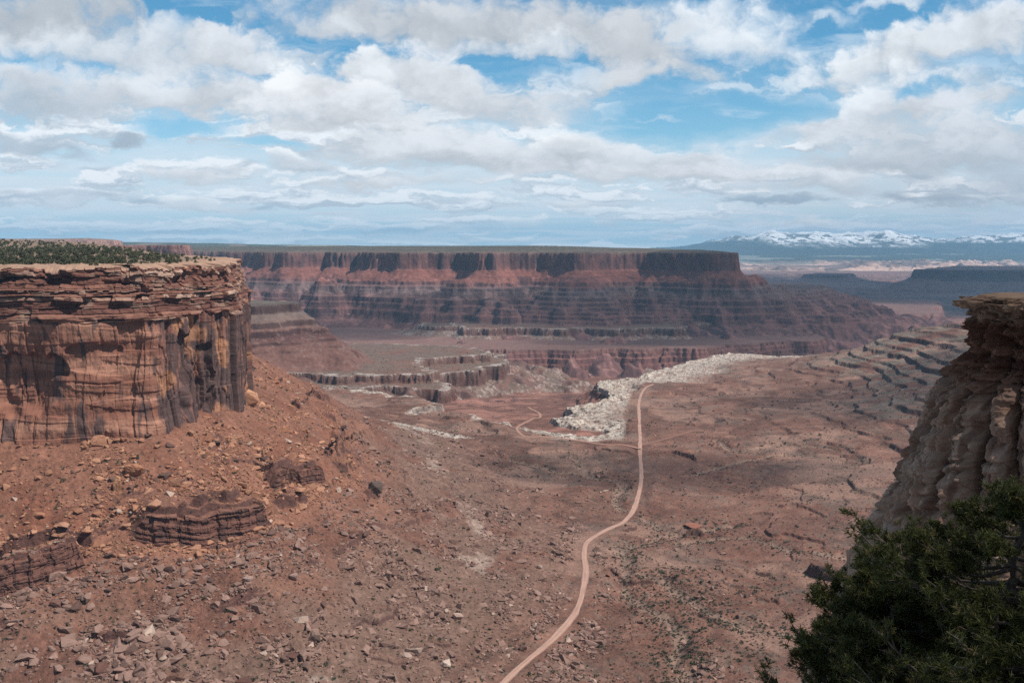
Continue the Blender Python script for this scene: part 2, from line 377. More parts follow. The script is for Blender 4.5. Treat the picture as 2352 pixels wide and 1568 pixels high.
M_rock = rock_material('boulder_stone', 0.6, 0.7, 0.5, 0.3, 2.0)
M_road = rock_material('dirt_road', 0.5, 0.4, 0.4, 0.18, 2.0)
def plain(name, rgb, var=0.3, scale=3.0, rough=0.9, objvar=0.0):
    m = bpy.data.materials.new(name); m.use_nodes = True; t = m.node_tree; t.nodes.clear()
    ge = t.nodes.new('ShaderNodeNewGeometry')
    n = noise_(t, ge.outputs['Position'], scale, 4, 0.6)
    f = maprange(t, n, 0.3, 0.7, 1-var, 1+var, 'LINEAR')
    if objvar:
        oi = t.nodes.new('ShaderNodeObjectInfo')
        f = math_(t, 'MULTIPLY', f, maprange(t, oi.outputs['Random'], 0, 1, 1-objvar, 1+objvar, 'LINEAR'))
    c = mixc(t, 1.0, (*rgb, 1), f, 'MULTIPLY')
    p = t.nodes.new('ShaderNodeBsdfPrincipled'); p.inputs['Roughness'].default_value = rough; p.inputs['Specular IOR Level'].default_value = 0.2
    t.links.new(c, p.inputs['Base Color'])
    o = t.nodes.new('ShaderNodeOutputMaterial'); t.links.new(p.outputs[0], o.inputs[0])
    return m
M_juniper = plain('juniper_foliage', (0.078, 0.080, 0.044), 0.5, 0.8, objvar=0.35)
M_scrub = plain('scrub_foliage', (0.070, 0.074, 0.046), 0.45, 0.6, objvar=0.4)
M_bark = plain('pinyon_bark', (0.13, 0.10, 0.082), 0.5, 14.0)

# ------------------------------------------------------------------ terrain height
EDGE_L = [(-3000, 300), (-1100, 600), (-700, 655), (-520, 688), (-400, 700), (-340, 712), (-268, 730), (-256, 770), (-236, 847), (-271, 1000), (-335, 1276),
          (-420, 1345), (-560, 1500), (-800, 1900), (-1500, 2600), (-4000, 3500)]
FLOOR0 = lambda y: -276-0.0085*(y-700)
# right hill: heights above the plain at points of the plan
_rb = [(2150,2300,-168),(2240,2200,-168),(2400,2100,-170),(2600,2000,-170),(2060,2330,-192),(1990,2350,-226),(1900,2400,-262),(1800,2420,-276),(1650,2380,-286),(1500,2200,-290),
       (1990,2050,-264),(2100,2000,-222),(2200,1950,-188),(1900,1950,-278),(1750,2000,-285),(2000,1750,-264),(2100,1650,-236),(2200,1600,-212),(1850,1750,-273),(1700,1700,-281),
       (1900,1500,-268),(2050,1450,-257),(1650,1500,-281),(1800,1400,-277),(2000,1250,-273),(1850,1200,-278),(2150,1150,-256),(2000,1000,-276),(2000,850,-276),(2400,900,-262),
       (1480,1000,None),(1480,1300,None),(1480,1600,None),(1480,1900,None),(1550,2450,None),(1300,1500,None),(1300,2000,None),(1000,1200,None),(1300,800,None),(1700,800,None),
       (1700,2750,None),(2000,2750,None),(2300,2900,None),(1750,1100,None),(1000,2000,None)]
_rp = np.array([G(a, b) for a, b, c in _rb]); _rz = np.array([0 if c is None else c-FLOOR0(b) for a, b, c in _rb])
_K = np.hypot(_rp[:, None, 0]-_rp[None, :, 0], _rp[:, None, 1]-_rp[None, :, 1])
_rw = np.linalg.solve(_K+1e-6*np.eye(len(_rp)), _rz)
def hill(x, y):
    s = np.zeros(x.shape)
    for (px, py), w in zip(_rp, _rw): s += w*np.sqrt((x-px)**2+(y-py)**2+900)
    edge = sst(x, 20, 160)*sst(y, 500, 800)*(1-sst(y, 2500, 2800))
    return np.maximum(s, 0)*edge

def stair(h, levels, flat=0.86, rise=0.45):
    """turn a smooth height into benches and risers at given levels"""
    lv = np.asarray(levels, float)
    k = np.clip(np.searchsorted(lv, h, side='right')-1, 0, len(lv)-2)
    a = lv[k]; b = lv[k+1]; t = np.clip((h-a)/(b-a), 0, 1)
    g = np.where(t < flat, t/flat*(1-rise), (1-rise)+(t-flat)/(1-flat)*rise)
    return np.where((h < lv[0]) | (h > lv[-1]), h, a+(b-a)*g)
_lv = np.cumsum(np.r_[-330, rng.uniform(2.6, 7.0, 60)])
_lvh = np.cumsum(np.r_[2.0, [7, 9, 8, 12, 10, 15, 11, 16, 13, 15, 14, 15, 14, 15]])
_lvs = np.cumsum(np.r_[-330, rng.uniform(1.4, 3.0, 60)])

# road
ROAD = [W(*p, -280) for p in [(960,1800),(1060,1690),(1175,1568),(1240,1508),(1300,1448),(1330,1400),(1345,1330),(1341,1290),(1350,1255),(1390,1222),(1430,1195),(1455,1165),
        (1470,1120),(1473,1080),(1470,1040),(1470,1000),(1468,950),(1467,915),(1473,893),(1484,881),(1500,875)]]
TRACK_PX = [p for p in [(1471,1030),(1430,1022),(1390,1018),(1300,1008),(1240,1003),(1205,1000),(1187,985),(1195,973),(1220,963),(1240,957),(1236,947),(1213,936)]]
SPUR = [W(*p, -285) for p in [(1473,1030),(1500,1022),(1540,1010),(1600,990)]]
ROAD, SPUR = (smooth_path(p, 6.0) for p in (ROAD, SPUR))

# edges of the near bench (white rim) round the canyon
NEAR = [G(*p) for p in [(3200,2500),(2100,2560),(1885,2590),(1820,2690),(1760,2760),(1680,2790),(1610,2650),(1560,2540),(1535,2440),(1525,2370),(1480,2290),(1440,2190),(1375,2140),(1368,2080),(1400,2000),(1392,1900),
        (1365,1840),(1310,1800),(1318,1740),(1275,1690),(1290,1620),(1335,1590),(1390,1580),(1388,1510),(1330,1500),(1250,1530),(1200,1600),(1160,1640),(1120,1650),(1060,1720),(950,1740),(1020,1800),(960,1900),(860,2010),(700,2060),(560,2120),(300,2200)]]+[(-3000,2300),(-3000,200),(3500,200)]
FAR_RIM = [G(*p, -20) for p in [(-400,8200),(250,7000),(430,6000),(560,5500),(610,5150),(660,4950),(700,5050),(750,5100),(790,5000),(835,5050),(842,4650),(930,4560),(1000,4560),(1060,4540),(1085,4480),(1100,4330),(1130,4300),(1160,4480),(1230,4500),(1285,4420),(1325,4330),(1345,4400),(1420,4520),(1480,4560),(1540,4420),(1600,4260),(1640,4180),(1674,4200),(1690,4420),(1640,5200),(1560,6200),(1400,8000),(600,12000),(-800,12000)]]
FAR_SPUR = [G(*p, -140) for p in [(1296,4420),(1322,4075),(1348,4075),(1384,4420)]+[]]
FAR_ARM = [G(*p, -190) for p in [(1560,4250),(1700,4260),(1800,4300),(1850,4480),(1900,4800),(1850,5300),(1600,5400)]]
BENCH = [G(*p, -300) for p in [(-600,4200),(400,4550),(690,4650),(760,4450),(860,4420),(900,4560),(980,4560),(1010,4350),(1040,3860),(1085,3710),(1140,3670),(1160,3730),(1220,3700),(1290,3650),(1330,3700),(1420,3640),(1470,3690),(1565,3700),(1590,3900),(1700,4000),(1840,4150),(1950,4450),(2000,5000),(1900,6000),(1300,7000),(-800,7000)]]
KNOB = [G(*p, -300) for p in [(960,3900),(1000,3820),(1060,3830),(1100,3950),(1040,4060),(980,4020)]]
WALL = [G(*p, -325) for p in [(-500,3000),(600,3150),(900,3180),(1080,3230),(1120,3330),(1190,3290),(1260,3310),(1330,3270),(1400,3330),(1470,3310),(1540,3380),(1600,3360),(1680,3480),(1740,3500),(1800,3640),(1860,3640),(1890,3760),(1870,3900),(1990,4300),(2150,5200),(2150,6500),(1500,7500),(-800,7500)]]
MIDB = [G(*p, -290) for p in [(300,2450),(650,2340),(700,2330),(780,2290),(850,2300),(985,2310),(995,2380),(960,2540),(985,2640),(1050,2680),(1105,2730),(1118,2830),(1060,2960),(900,3050),(700,3050),(300,3000)]]
MIDL = [G(*p, -310) for p in [(500,2300),(720,2230),(830,2210),(850,2270),(900,2240),(960,2200),(1020,2190),(1025,2290),(985,2400),(1100,2560),(1160,2750),(1150,2950),(900,3100),(300,3000)]]
BUTTE = [G(*p, -150) for p in [(200,2480),(480,2470),(600,2490),(640,2560),(682,2600),(675,2680),(600,2740),(300,2800)]]
PROM = [G(*p, -5) for p in [(120,4900),(270,4500),(340,4650),(395,4480),(425,4550),(430,4900),(420,5600),(100,6500),(-800,6500),(-800,5000)]]
DOME = [G(*p, 40) for p in [(-500,6200),(60,5900),(200,5500),(262,5600),(272,6000),(200,6600),(-500,7500)]]
DM = [G(*p, -185) for p in [(2105,9000),(2200,8850),(2352,8700),(2460,8900),(2800,8700),(3000,9500),(2900,11000),(2200,10800)]]
DM2 = [G(*p, -350) for p in [(1965,6900),(2060,6500),(2180,6650),(2280,6400),(2420,6500),(3000,6000),(3200,7500),(2300,7900),(2000,7700)]]
DM3 = [G(*p, -350) for p in [(1620,9400),(1780,9000),(1900,9500),(2000,9300),(2060,9900),(1990,11000),(1500,11500)]]
DM4 = [G(*p, -300) for p in [(1850,11800),(1930,11600),(1960,12200),(1880,12500)]]
DM5 = [G(*p, -300) for p in [(1600,13500),(1750,13200),(1830,13800),(2000,13400),(2080,14000),(2300,13600),(3000,13500),(3000,15500),(1500,15500)]]

PA_far = [[0, 4, 5, 13, 108, 110], [0, -24, -27, -74, -130, -140]]
_r = np.random.default_rng(12)
while PA_far[1][-1] > -283:
    b_ = _r.choice([2.5, 3.5, 5, 9, 15]); a_ = _r.uniform(7, 16)+b_*1.3
    PA_far[0] += [PA_far[0][-1]+a_, PA_far[0][-1]+a_+b_*0.12+0.4]; PA_far[1] += [PA_far[1][-1]-a_*0.40, PA_far[1][-1]-a_*0.40-b_]
def pr(s, S, Z): return np.interp(s, S, Z)

# ledges of rock standing out of slopes: traced top edges (left to right), height, depth of the bench behind
LEDGES_PX = [
    ([(285,1185),(330,1190),(400,1188),(470,1200),(490,1185),(560,1175),(630,1150)], 20, 36),
    ([(612,1085),(640,1092),(690,1085),(750,1065)], 14, 28),
    ([(-40,1320),(0,1310),(60,1290),(140,1265),(205,1235)], 21, 34),
    ([(733,1035),(765,1015),(790,990)], 10, 22),
    ([(670,925),(700,915),(735,890)], 8, 24),
    ([(845,965),(800,985),(835,960)], 3, 12),
    ([(845,1128),(875,1128)], 8, 12),
    ([(440,1425),(520,1390),(560,1375),(600,1360),(640,1340)], 4, 14), ([(640,1340),(690,1310),(745,1270)], 3.5, 12),
    ([(300,1500),(370,1470)], 3, 10), ([(0,1450),(30,1440)], 3, 8),
    # outcrops on the foot of the slope and the valley floor
    ([(880,1085),(930,1082)], 4, 14), ([(975,1058),(1015,1056)], 3, 14), ([(1000,1158),(1060,1165)], 4, 14),
    ([(1140,1062),(1220,1050)], 2.5, 16), ([(1000,1110),(1110,1108)], 3, 16), ([(1120,1218),(1220,1220)], 3.5, 16),
    ([(1150,1260),(1280,1270)], 2, 14), ([(1010,1250),(1050,1250)], 5, 14), ([(1020,1345),(1110,1350)], 2.5, 14), ([(860,1395),(960,1420)], 3, 14),
    ([(980,1470),(1090,1490)], 2.5, 14), ([(1190,1440),(1300,1425)], 2.5, 14), ([(840,1500),(960,1515)], 2.5, 12), ([(960,1190),(1010,1195)], 4, 12),
    ([(1060,1195),(1130,1190)], 2.5, 12), ([(940,1320),(1000,1325)], 3, 12),
    # right of the road
    ([(1600,975),(1575,970)], 4.3, 16), ([(1540,1030),(1600,1052)], 5.1, 18),
    ([(1925,1158),(2060,1165)], 3.6, 18), ([(1565,1205),(1620,1210)], 7.2, 16), ([(1690,1130),(1760,1142)], 1.7, 13), ([(1700,1300),(1780,1320)], 3.2, 16), ([(1840,1295),(1930,1320)], 8.7, 23), ([(1640,1330),(1720,1345)], 2.9, 13),
    ([(1590,1400),(1680,1420)], 3.6, 16), ([(1720,1360),(1800,1380)], 2.9, 13),
    # canyon head
    ([(630,1152),(660,1128),(695,1102)], 6, 14), ([(757,1062),(775,1032),(800,1002),(830,970)], 7, 16), ([(205,1240),(250,1215),(290,1195)], 4, 12), ([(430,1262),(560,1245),(650,1215)], 3, 10), ([(120,1185),(250,1155)], 3, 10), ([(560,1290),(700,1235),(800,1160)], 3, 10),
    ([(1010,955),(1060,960)], 5, 20), ([(1090,962),(1135,975)], 5, 20),
]

def near_ground(x, y):
    """plain, right hill and talus of the left mesa, without traced ledges or road"""
    hum = 10.0*fbm(x/190, y/190, 4, 3)+2.2*fbm(x/34, y/34, 3, 9)+0.6*fbm(x/9, y/9, 2, 12)
    wash = np.maximum(0, ridge(x/210, y/330, 3, 21)-0.62)*14
    rh = hill(x, y)
    k = 1-0.62*np.clip(rh/9, 0, 1)
    h = FLOOR0(y)+rh+hum*k*0.8-wash
    # benches following the bedding
    hb = h+0.006*x+2.2*fbm(x/60, y/60, 2, 31)
    st = stair(hb, _lv, 0.93, 0.62)-hb
    ss = stair(hb, _lvs, 0.88, 0.55)-hb
    m1 = sst(fbm(x/130, y/130, 3, 41), -0.15, 0.2)*(0.85-0.75*np.clip(rh/7, 0, 1))
    m2 = sst(fbm(x/120, y/120, 3, 51), -0.05, 0.28)
    h = h+st*m1+ss*m2*(1-m1)
    hh = h-FLOOR0(y)+0.6*fbm(x/26, y/26, 3, 33)+1.8*fbm(x/120, y/120, 2, 35)
    hs = stair(hh, _lvh, 0.90, 0.66)-hh
    h = h+hs*np.clip(rh/6-0.35, 0, 1)*(0.40+0.60*sst(fbm(x/80, y/80, 3, 37), -0.30, 0.15))
    return h, rh
TAL_S = [-40, -18, -15, 0, 40, 95, 150, 215, 300, 400, 520, 5000]
TAL_Z = [-14, -14, -128, -135, -161, -195, -226, -254, -276, -292, -320, -320]
def left_sdf(x, y):
    return poly_sdf(x, y, EDGE_L+[(-4000, 300)])
def talus(x, y, s):
    a = sst(s, 15, 140)
    g = fbm(x/90, y/90, 4, 61)*22*a+ridge(x/46, y/46, 3, 63)*4*a
    z = pr(s+g, TAL_S, TAL_Z)
    z = z+(1.5*fbm(x/16, y/16, 3, 66)+0.5*fbm(x/5, y/5, 2, 69))*sst(s, 5, 30)
    for s0, amp, sd in ((92, 9, 91), (150, 5, 93), (205, 3.5, 95), (52, 3, 97)):
        d = s0+9*fbm(x/55, y/55, 3, sd)+3*fbm(x/9, y/9, 2, sd+1)+14*fbm(x/160, y/160, 2, sd+2)-s
        z = z+amp*sst(fbm(x/48, y/48, 3, sd+3), -0.05, 0.22)*sst(d, 0, 1.6)*np.clip(1-d/(amp*2.6), 0, 1)
    z = z+(s < -20)*0.023*np.clip(y-770, 0, 1900)*(1-sst(x/y*FD+1176, 230, 520))
    return z

def base_near(x, y):
    h, rh = near_ground(x, y)
    s = left_sdf(x, y)
    t = talus(x, y, s)
    k = 10.0
    m = np.clip(0.5+(t-h)/(2*k), 0, 1)
    sm = h+(t-h)*m+k*m*(1-m)*(s < 430)
    return np.where(s < 430, sm, h), s, rh
def trace(dx, dy, f, t0=400, t1=3200, n=700):
    d = ray(dx, dy); t = np.geomspace(t0, t1, n)
    z = f(d[0]*t, d[1]*t); c = np.nonzero(d[2]*t < z)[0]
    k = c[0] if len(c) else n-1
    return (d[0]*t[k], d[1]*t[k])
WASHES = []
for pts in ([(1320,1040),(1332,1057),(1361,1089),(1410,1092),(1435,1110),(1410,1149),(1446,1167)], [(1700,1190),(1568,1210),(1489,1242),(1450,1256),(1418,1274),(1442,1295),(1425,1331),(1442,1363),(1474,1387),(1517,1412),(1553,1448),(1568,1470),(1548,1512),(1576,1536),(1560,1600)],
            [(1000,1600),(1034,1568),(1090,1544),(1133,1515),(1193,1473),(1247,1448),(1290,1430)], [(1480,1330),(1531,1345),(1566,1369),(1601,1390),(1646,1421),(1712,1442),(1831,1463)],
            [(1552,1236),(1618,1222),(1726,1222),(1828,1257),(1943,1268)], [(1480,1180),(1520,1200),(1568,1212)], [(1600,1080),(1700,1050),(1820,1040),(1980,1070)], [(1650,1010),(1700,1030),(1800,1020),(1960,1040)], [(1130,1040),(1200,1060),(1290,1075),(1400,1070)]):
    WASHES.append(smooth_path(np.array([W(a, b, -279) for a, b in pts]), 22.0))
def wash_dist(x, y):
    d = np.full(x.shape, 1e4)
    for p in WASHES: d = np.minimum(d, np.abs(line_dist(x, y, p)[0]))
    return d
LEDGES = []
for pts, hgt, dep in LEDGES_PX:
    w = [trace(a, b, lambda X, Y: base_near(X, Y)[0]) for a, b in pts]      # traced at the top edge; the foot lies lower in view
    w = [trace(a, b+hgt*0.92*FD/math.hypot(*q), lambda X, Y: base_near(X, Y)[0]) for (a, b), q in zip(pts, w)]
    LEDGES.append((np.array(w), hgt, dep))

def path_frame(path, f):
    z = f(path[:, 0], path[:, 1]); k = 9
    zz = np.pad(z, k, mode='edge'); z = np.convolve(zz, np.ones(2*k+1)/(2*k+1), 'valid')
    return z
def bbox_sel(x, y, p, m):
    return (x > p[:, 0].min()-m) & (x < p[:, 0].max()+m) & (y > p[:, 1].min()-m) & (y < p[:, 1].max()+m)

def can_floor(x, y):
    t = np.clip((y-1480)/1450, 0, 1)
    return -291-129*t**1.35
def near_all(x, y, road=True):
    h, s, rh = base_near(x, y)
    led = np.zeros(x.shape)
    for p, hgt, dep in LEDGES[:3]:
        sel = bbox_sel(x, y, p, dep+20)
        if not sel.any(): continue
        d, al = line_dist(x[sel], y[sel], p)
        if p[-1, 0] < p[0, 0]: d = -d
        end = np.minimum(sst(al, 0, .14), sst(1-al, 0, .14))
        v = hgt*1.02*end*sst(d, 2.5, 6)*np.clip(1-(d-4)/dep, 0, 1)
        h[sel] += v; led[sel] = np.maximum(led[sel], (v > 1)*1.0)
    for p, hgt, dep in LEDGES[3:]:
        sel = bbox_sel(x, y, p, dep+20)
        if not sel.any(): continue
        xs, ys = x[sel], y[sel]
        d, al = line_dist(xs, ys, p)
        if p[-1, 0] < p[0, 0]: d = -d
        ln = np.hypot(*(p[1:]-p[:-1]).T).sum()
        d1, d2, rv = worley(xs/7.0, ys/7.0, 5)
        d = d+2.6*(rv-0.5)*2*min(1, hgt/7)+fbm(xs/13, ys/13, 2, 77)*3.0+fbm(xs/40, ys/40, 2, 78)*5
        end = sst(al*ln, -1, 0.16*ln+2)*sst((1-al)*ln, -1, 0.16*ln+2)
        hh = hgt*end*(0.85+0.3*rv)*np.clip(0.9+0.7*fbm(xs/38, ys/38, 2, 79), 0.6, 1.2)
        b = np.where(d > 0, sst(d, 0, 1.4)*0.6+sst(d, 2.2, 3.4)*0.4, 0)*np.clip(1-(d-2)/dep, 0, 1)
        v = hh*b
        h[sel] += v; led[sel] = np.maximum(led[sel], (v > 0.4)*1.0*sst(-d, -8, 0))
    for p in WASHES:
        sel = bbox_sel(x, y, p, 60)
        if not sel.any(): continue
        xs, ys = x[sel], y[sel]
        d, al = line_dist(xs, ys, p); d = np.abs(d+5*fbm(xs/22, ys/22, 2, 86))
        h[sel] -= 3.4*np.exp(-(d/6.5)**2)+1.4*np.exp(-(d/24)**2)
    # canyon edge
    sn = poly_sdf(x, y, NEAR)
    sn = sn+14*fbm(x/70, y/70, 3, 81)+5*fbm(x/18, y/18, 2, 82)
    cf = can_floor(x, y)+6*fbm(x/120, y/120, 4, 83)
    cfs = stair(cf+4*fbm(x/70, y/70, 3, 84), _lvs*1.0, 0.8, 0.6) if False else cf
    wz = (sn > -75) & (sn < 1) & (y > 1480) & (y < 2330) & (x > 60)
    if wz.any():
        d1, d2, rv = worley((x[wz]+5*fbm(x[wz]/30, y[wz]/30, 2, 88))/19, y[wz]/12, 8)
        f = sst(-sn[wz], 0, 6)*(1-sst(-sn[wz], 30, 75))
        h[wz] += f*((rv-0.5)*3.6-2.8*(1-sst(d2-d1, 0.02, 0.12)))
    cap = np.interp(sn, [0, 2.5, 6, 7.5, 40, 44, 95, 99, 150, 600], [0, -9, -10, -19, -40, -47, -68, -78, -96, -260])
    out = np.maximum(h+cap, np.minimum(cfs, h-1+0*h))
    h = np.where(sn > 0, out, h)
    if road:
        for p, z, w in ROADS[::-1]:
            sel = bbox_sel(x, y, p, 40)
            if not sel.any(): continue
            xs, ys = x[sel], y[sel]; best = np.full(xs.shape, 1e9); zz = np.zeros(xs.shape)
            for i in range(len(p)):
                d = (xs-p[i, 0])**2+(ys-p[i, 1])**2; c = d < best
                best = np.where(c, d, best); zz = np.where(c, z[i], zz)
            d = np.sqrt(best); m = 1-sst(d, w*1.3, w*1.3+14)
            h[sel] = h[sel]*(1-m)+(zz-0.45)*m
    return h, s, rh, led, sn
ROADS = []
_f = lambda X, Y: near_all(X, Y, road=False)[0]
TRACK = smooth_path([trace(a, b, _f, 1300, 2100, 500) for a, b in TRACK_PX], 6.0)
for p, w in ((ROAD, 2.9), (TRACK, 2.6), (SPUR, 1.8)):
    ROADS.append((p, path_frame(p, _f), w))

def mesa(x, y, poly, ztop, S, Z, big=60, small=18, sc=260, seed=100, gully=0.12, flute=6, dome=0):
    s = poly_sdf(x, y, poly)
    a = fbm(x/sc, y/sc, 3, seed)*big+fbm(x/(sc*0.24), y/(sc*0.24), 3, seed+5)*small
    g = (ridge(x/(sc*0.5), y/(sc*0.5), 2, seed+9)-0.2)*np.clip(s, 0, 260)*gully
    rough = 0.35+sst(fbm(x/300, y/300, 2, seed+15), -0.3, 0.35)
    d1 = (np.abs(pn(x/75, y/75, seed+11))*1.5+np.abs(pn(x/27, y/27, seed+12))*0.8+np.abs(pn(x/160, y/160, seed+13))*1.3)*flute*rough*(1-sst(s, 20, 60))
    s = np.where(s > 0, s*(1+0.55*fbm(x/(sc*1.5), y/(sc*1.5), 3, seed+21)+0.22*fbm(x/(sc*0.35), y/(sc*0.35), 2, seed+24)), s)
    s2 = s+a+g-d1+fbm(x/20, y/20, 2, seed+27)*min(5, small*0.4)
    z = ztop+pr(s2, S, Z)-0.26*np.maximum(0, s2-S[-1])+np.clip(-s2/900, 0, 1)*dome
    return z, s2
IDS = ['ground', 'canyon', 'left', 'far', 'bench', 'wall', 'mid', 'butte', 'prom', 'dome', 'distant', 'plain', 'mount', 'plateau', 'dm2', 'dm3', 'dm4', 'dm5', 'knob']
def pa(h, n, step=0.45, run=240, wall=0, seed=1):
    """terraced profile: n ledges over a run, total drop h"""
    r = np.random.default_rng(seed); S = [0]; Z = [0.0]
    for i in range(n):
        dz = h/n*r.uniform(.7, 1.3); ds = run/n*r.uniform(.7, 1.3)
        S += [S[-1]+ds*0.10+0.5]; Z += [Z[-1]-dz*step]
        S += [S[-1]+ds*0.9]; Z += [Z[-1]-dz*(1-step)]
    Z = np.array(Z)*h/abs(Z[-1])
    return S, list(Z)

def H(x, y):
    """height, region id and two helper values (distance out of the edge, ledge mask)"""
    x = np.asarray(x, float); y = np.asarray(y, float)
    z = np.full(x.shape, -425.0)+5*fbm(x/700, y/700, 3, 200); rid = np.full(x.shape, 1); sv = np.zeros(x.shape); lv = np.zeros(x.shape)
    def put(sel, zz, ss, k):
        b = zz > z[sel]
        idx = np.nonzero(sel)[0][b] if sel.ndim == 1 else None
        z[idx] = zz[b]; rid[idx] = k; sv[idx] = ss[b]
    r = np.hypot(x, y)
    # near ground
    sel = r < 3300
    if sel.any():
        hn, s, rh, led, sn = near_all(x[sel], y[sel])
        idx = np.nonzero(sel)[0]
        b = hn > z[sel]
        i2 = idx[b]; z[i2] = hn[b]; lv[i2] = led[b]
        rid[i2] = np.where(sn[b] > 0, 1, np.where(s[b] < 330, 2, 0)); sv[i2] = np.where(sn[b] > -400, sn[b], -400)
        kk = i2[(s[b] < 330) & (sn[b] <= 0)]
        sv[kk] = s[b][(s[b] < 330) & (sn[b] <= 0)]
    def add(poly, ztop, prof, k, **kw):
        p = np.array(poly); m = prof[0][-1]+max(0, ztop+prof[1][-1]+445)/0.26+kw.get('big', 60)+kw.get('small', 18)+60
        sel = bbox_sel(x, y, p, m)
        if sel.any():
            zz, ss = mesa(x[sel], y[sel], poly, ztop, prof[0], prof[1], **kw)
            put(sel, zz, ss, IDS.index(k))
    far = r > 1500
    if far.any():
        add(FAR_RIM, -16, ([-160, -60, -14]+PA_far[0][0:], [4, 1, -3]+[v-4 for v in PA_far[1]]), 'far', big=80, small=20, sc=330, seed=101, gully=0.18, flute=13, dome=26)
        add(FAR_SPUR, -118, ([0, 40, 41, 62, 63, 84, 85, 110, 111, 140, 141, 165, 166, 190, 191, 215, 216, 250, 251, 300], [0, -22, -35, -43, -54, -62, -71, -82, -91, -102, -110, -118, -126, -134, -141, -149, -156, -166, -171, -184]), 'far', big=14, small=8, seed=111, gully=0.10, flute=4)
        add(FAR_ARM, -184, pa(120, 9, 0.5, 330, seed=4), 'far', big=50, small=14, seed=121, gully=0.22)
        add(BENCH, -297, ([-200, 0, 1, 3, 5, 50, 90], [3, 0, -11, -14, -25, -44, -48]), 'bench', big=40, small=22, seed=131, gully=0.25, flute=8)
        add(KNOB, -299, ([0, 4, 60, 90], [0, -16, -34, -40]), 'knob', big=14, small=8, seed=135, gully=0.2)
        add(WALL, -336, ([-40, 0, 1, 9, 10, 19, 21, 28, 30, 37, 39, 46, 60, 120], [1, 0, -10, -14, -26, -30, -46, -50, -66, -70, -82, -86, -92, -100]), 'wall', big=46, small=20, seed=141, gully=0.15, flute=16)
        add(MIDB, -292, ([-60, 0, 2, 4, 6, 40, 90], [1, 0, -13, -15, -27, -44, -60]), 'mid', big=30, small=26, sc=170, seed=151, gully=0.2, flute=6)
        add(MIDL, -312, ([-60, 0, 2, 5, 7, 60, 140], [1, 0, -17, -19, -36, -60, -86]), 'mid', big=30, small=26, sc=170, seed=161, gully=0.2, flute=8)
        add(BUTTE, -142, ([-60, -20, 0, 4, 40, 46, 56, 62, 90, 94, 120, 124, 150, 190, 260], [1, -1, -2, -22, -42, -56, -62, -76, -88, -94, -106, -110, -122, -142, -162]), 'butte', big=24, small=9, seed=171, gully=0.14, flute=7)
        add(PROM, 14, ([0, 5, 10, 14, 24, 120, 300], [0, -22, -26, -60, -76, -130, -250]), 'prom', big=30, small=14, seed=181, flute=8)
        add(DOME, 42, ([-160, -60, 0, 8, 20, 40, 90, 300], [16, 8, 0, -22, -30, -50, -66, -200]), 'dome', big=60, small=20, seed=191, flute=10)
        add(DM, -190, ([0, 25, 60, 150, 170, 260, 280, 420, 440, 800], [0, -70, -100, -130, -142, -170, -184, -212, -222, -240]), 'distant', big=110, small=40, sc=600, seed=201, gully=0.2, flute=16)
        add(DM2, -362, pa(62, 5, 0.6, 260, seed=8), 'dm2', big=120, small=50, sc=600, seed=211, gully=0.15, flute=16)
        add(DM3, -372, pa(54, 4, 0.55, 400, seed=9), 'dm3', big=140, small=60, sc=700, seed=221, gully=0.15, flute=16)
        add(DM4, -306, ([0, 40, 240, 420], [0, -45, -90, -120]), 'dm4', big=60, small=30, sc=500, seed=231)
        add(DM5, -352, pa(75, 3, 0.6, 600, seed=10), 'dm5', big=220, small=80, sc=900, seed=241, gully=0.1, flute=20)
    # beyond: slickrock domes, plain, mountains
    sel = r > 9000
    if sel.any():
        xs, ys = x[sel], y[sel]; az = xs/ys*FD+1176
        dom = (np.abs(fbm(xs/420, ys/420, 4, 300))*150)*sst(ys, 15000, 16500)*(1-sst(ys, 19500, 21500))*sst(fbm(xs/2600, ys/2600, 2, 301), -0.35, 0.1)
        pl = np.interp(ys, [9000, 14000, 17500, 20500, 24000, 27000, 40000], [-470, -425, -360, -290, -200, -120, -90])
        put(sel, pl+dom+10*fbm(xs/800, ys/800, 3, 303), ys-17500, 11)
        env = np.interp(az, [1300, 1390, 1480, 1560, 1590, 1640, 1690, 1730, 1770, 1810, 1870, 1910, 1960, 2050, 2110, 2140, 2190, 2260, 2310, 2352, 2500, 2700],
                        [0, 30, 90, 135, 200, 300, 420, 400, 540, 500, 560, 500, 500, 540, 440, 340, 320, 400, 440, 470, 520, 300])
        ro = sst(ys, 25200, 30500)*(1-sst(ys, 32500, 38500))
        rg = ridge(xs/3300, ys/3300, 5, 310)
        rg2 = ridge(xs/1500+0.3*rg, ys/1900, 4, 312)
        mt = 1.28*env*(ro**1.1)*(0.62+0.36*rg+0.20*rg2)+ro*40*fbm(xs/700, ys/700, 3, 315)+pl-8-400*(ys < 24500)
        fh = (1-sst(ys, 26000, 27500))*0
        put(sel & True, mt+fh, ys-30000, 12)
        # wooded plateau far behind the mesas on the left
        tp = np.interp(az, [-1500, -200, 0, 300, 700, 1100, 1380, 1480, 1560], [150, 130, 108, 72, 34, 14, -4, -60, -470])
        put(sel, tp+10*fbm(xs/900, ys/900, 3, 320)-500*(1-sst(ys, 9000, 11500)), ys-9000, 13)
    return z, rid, sv, lv

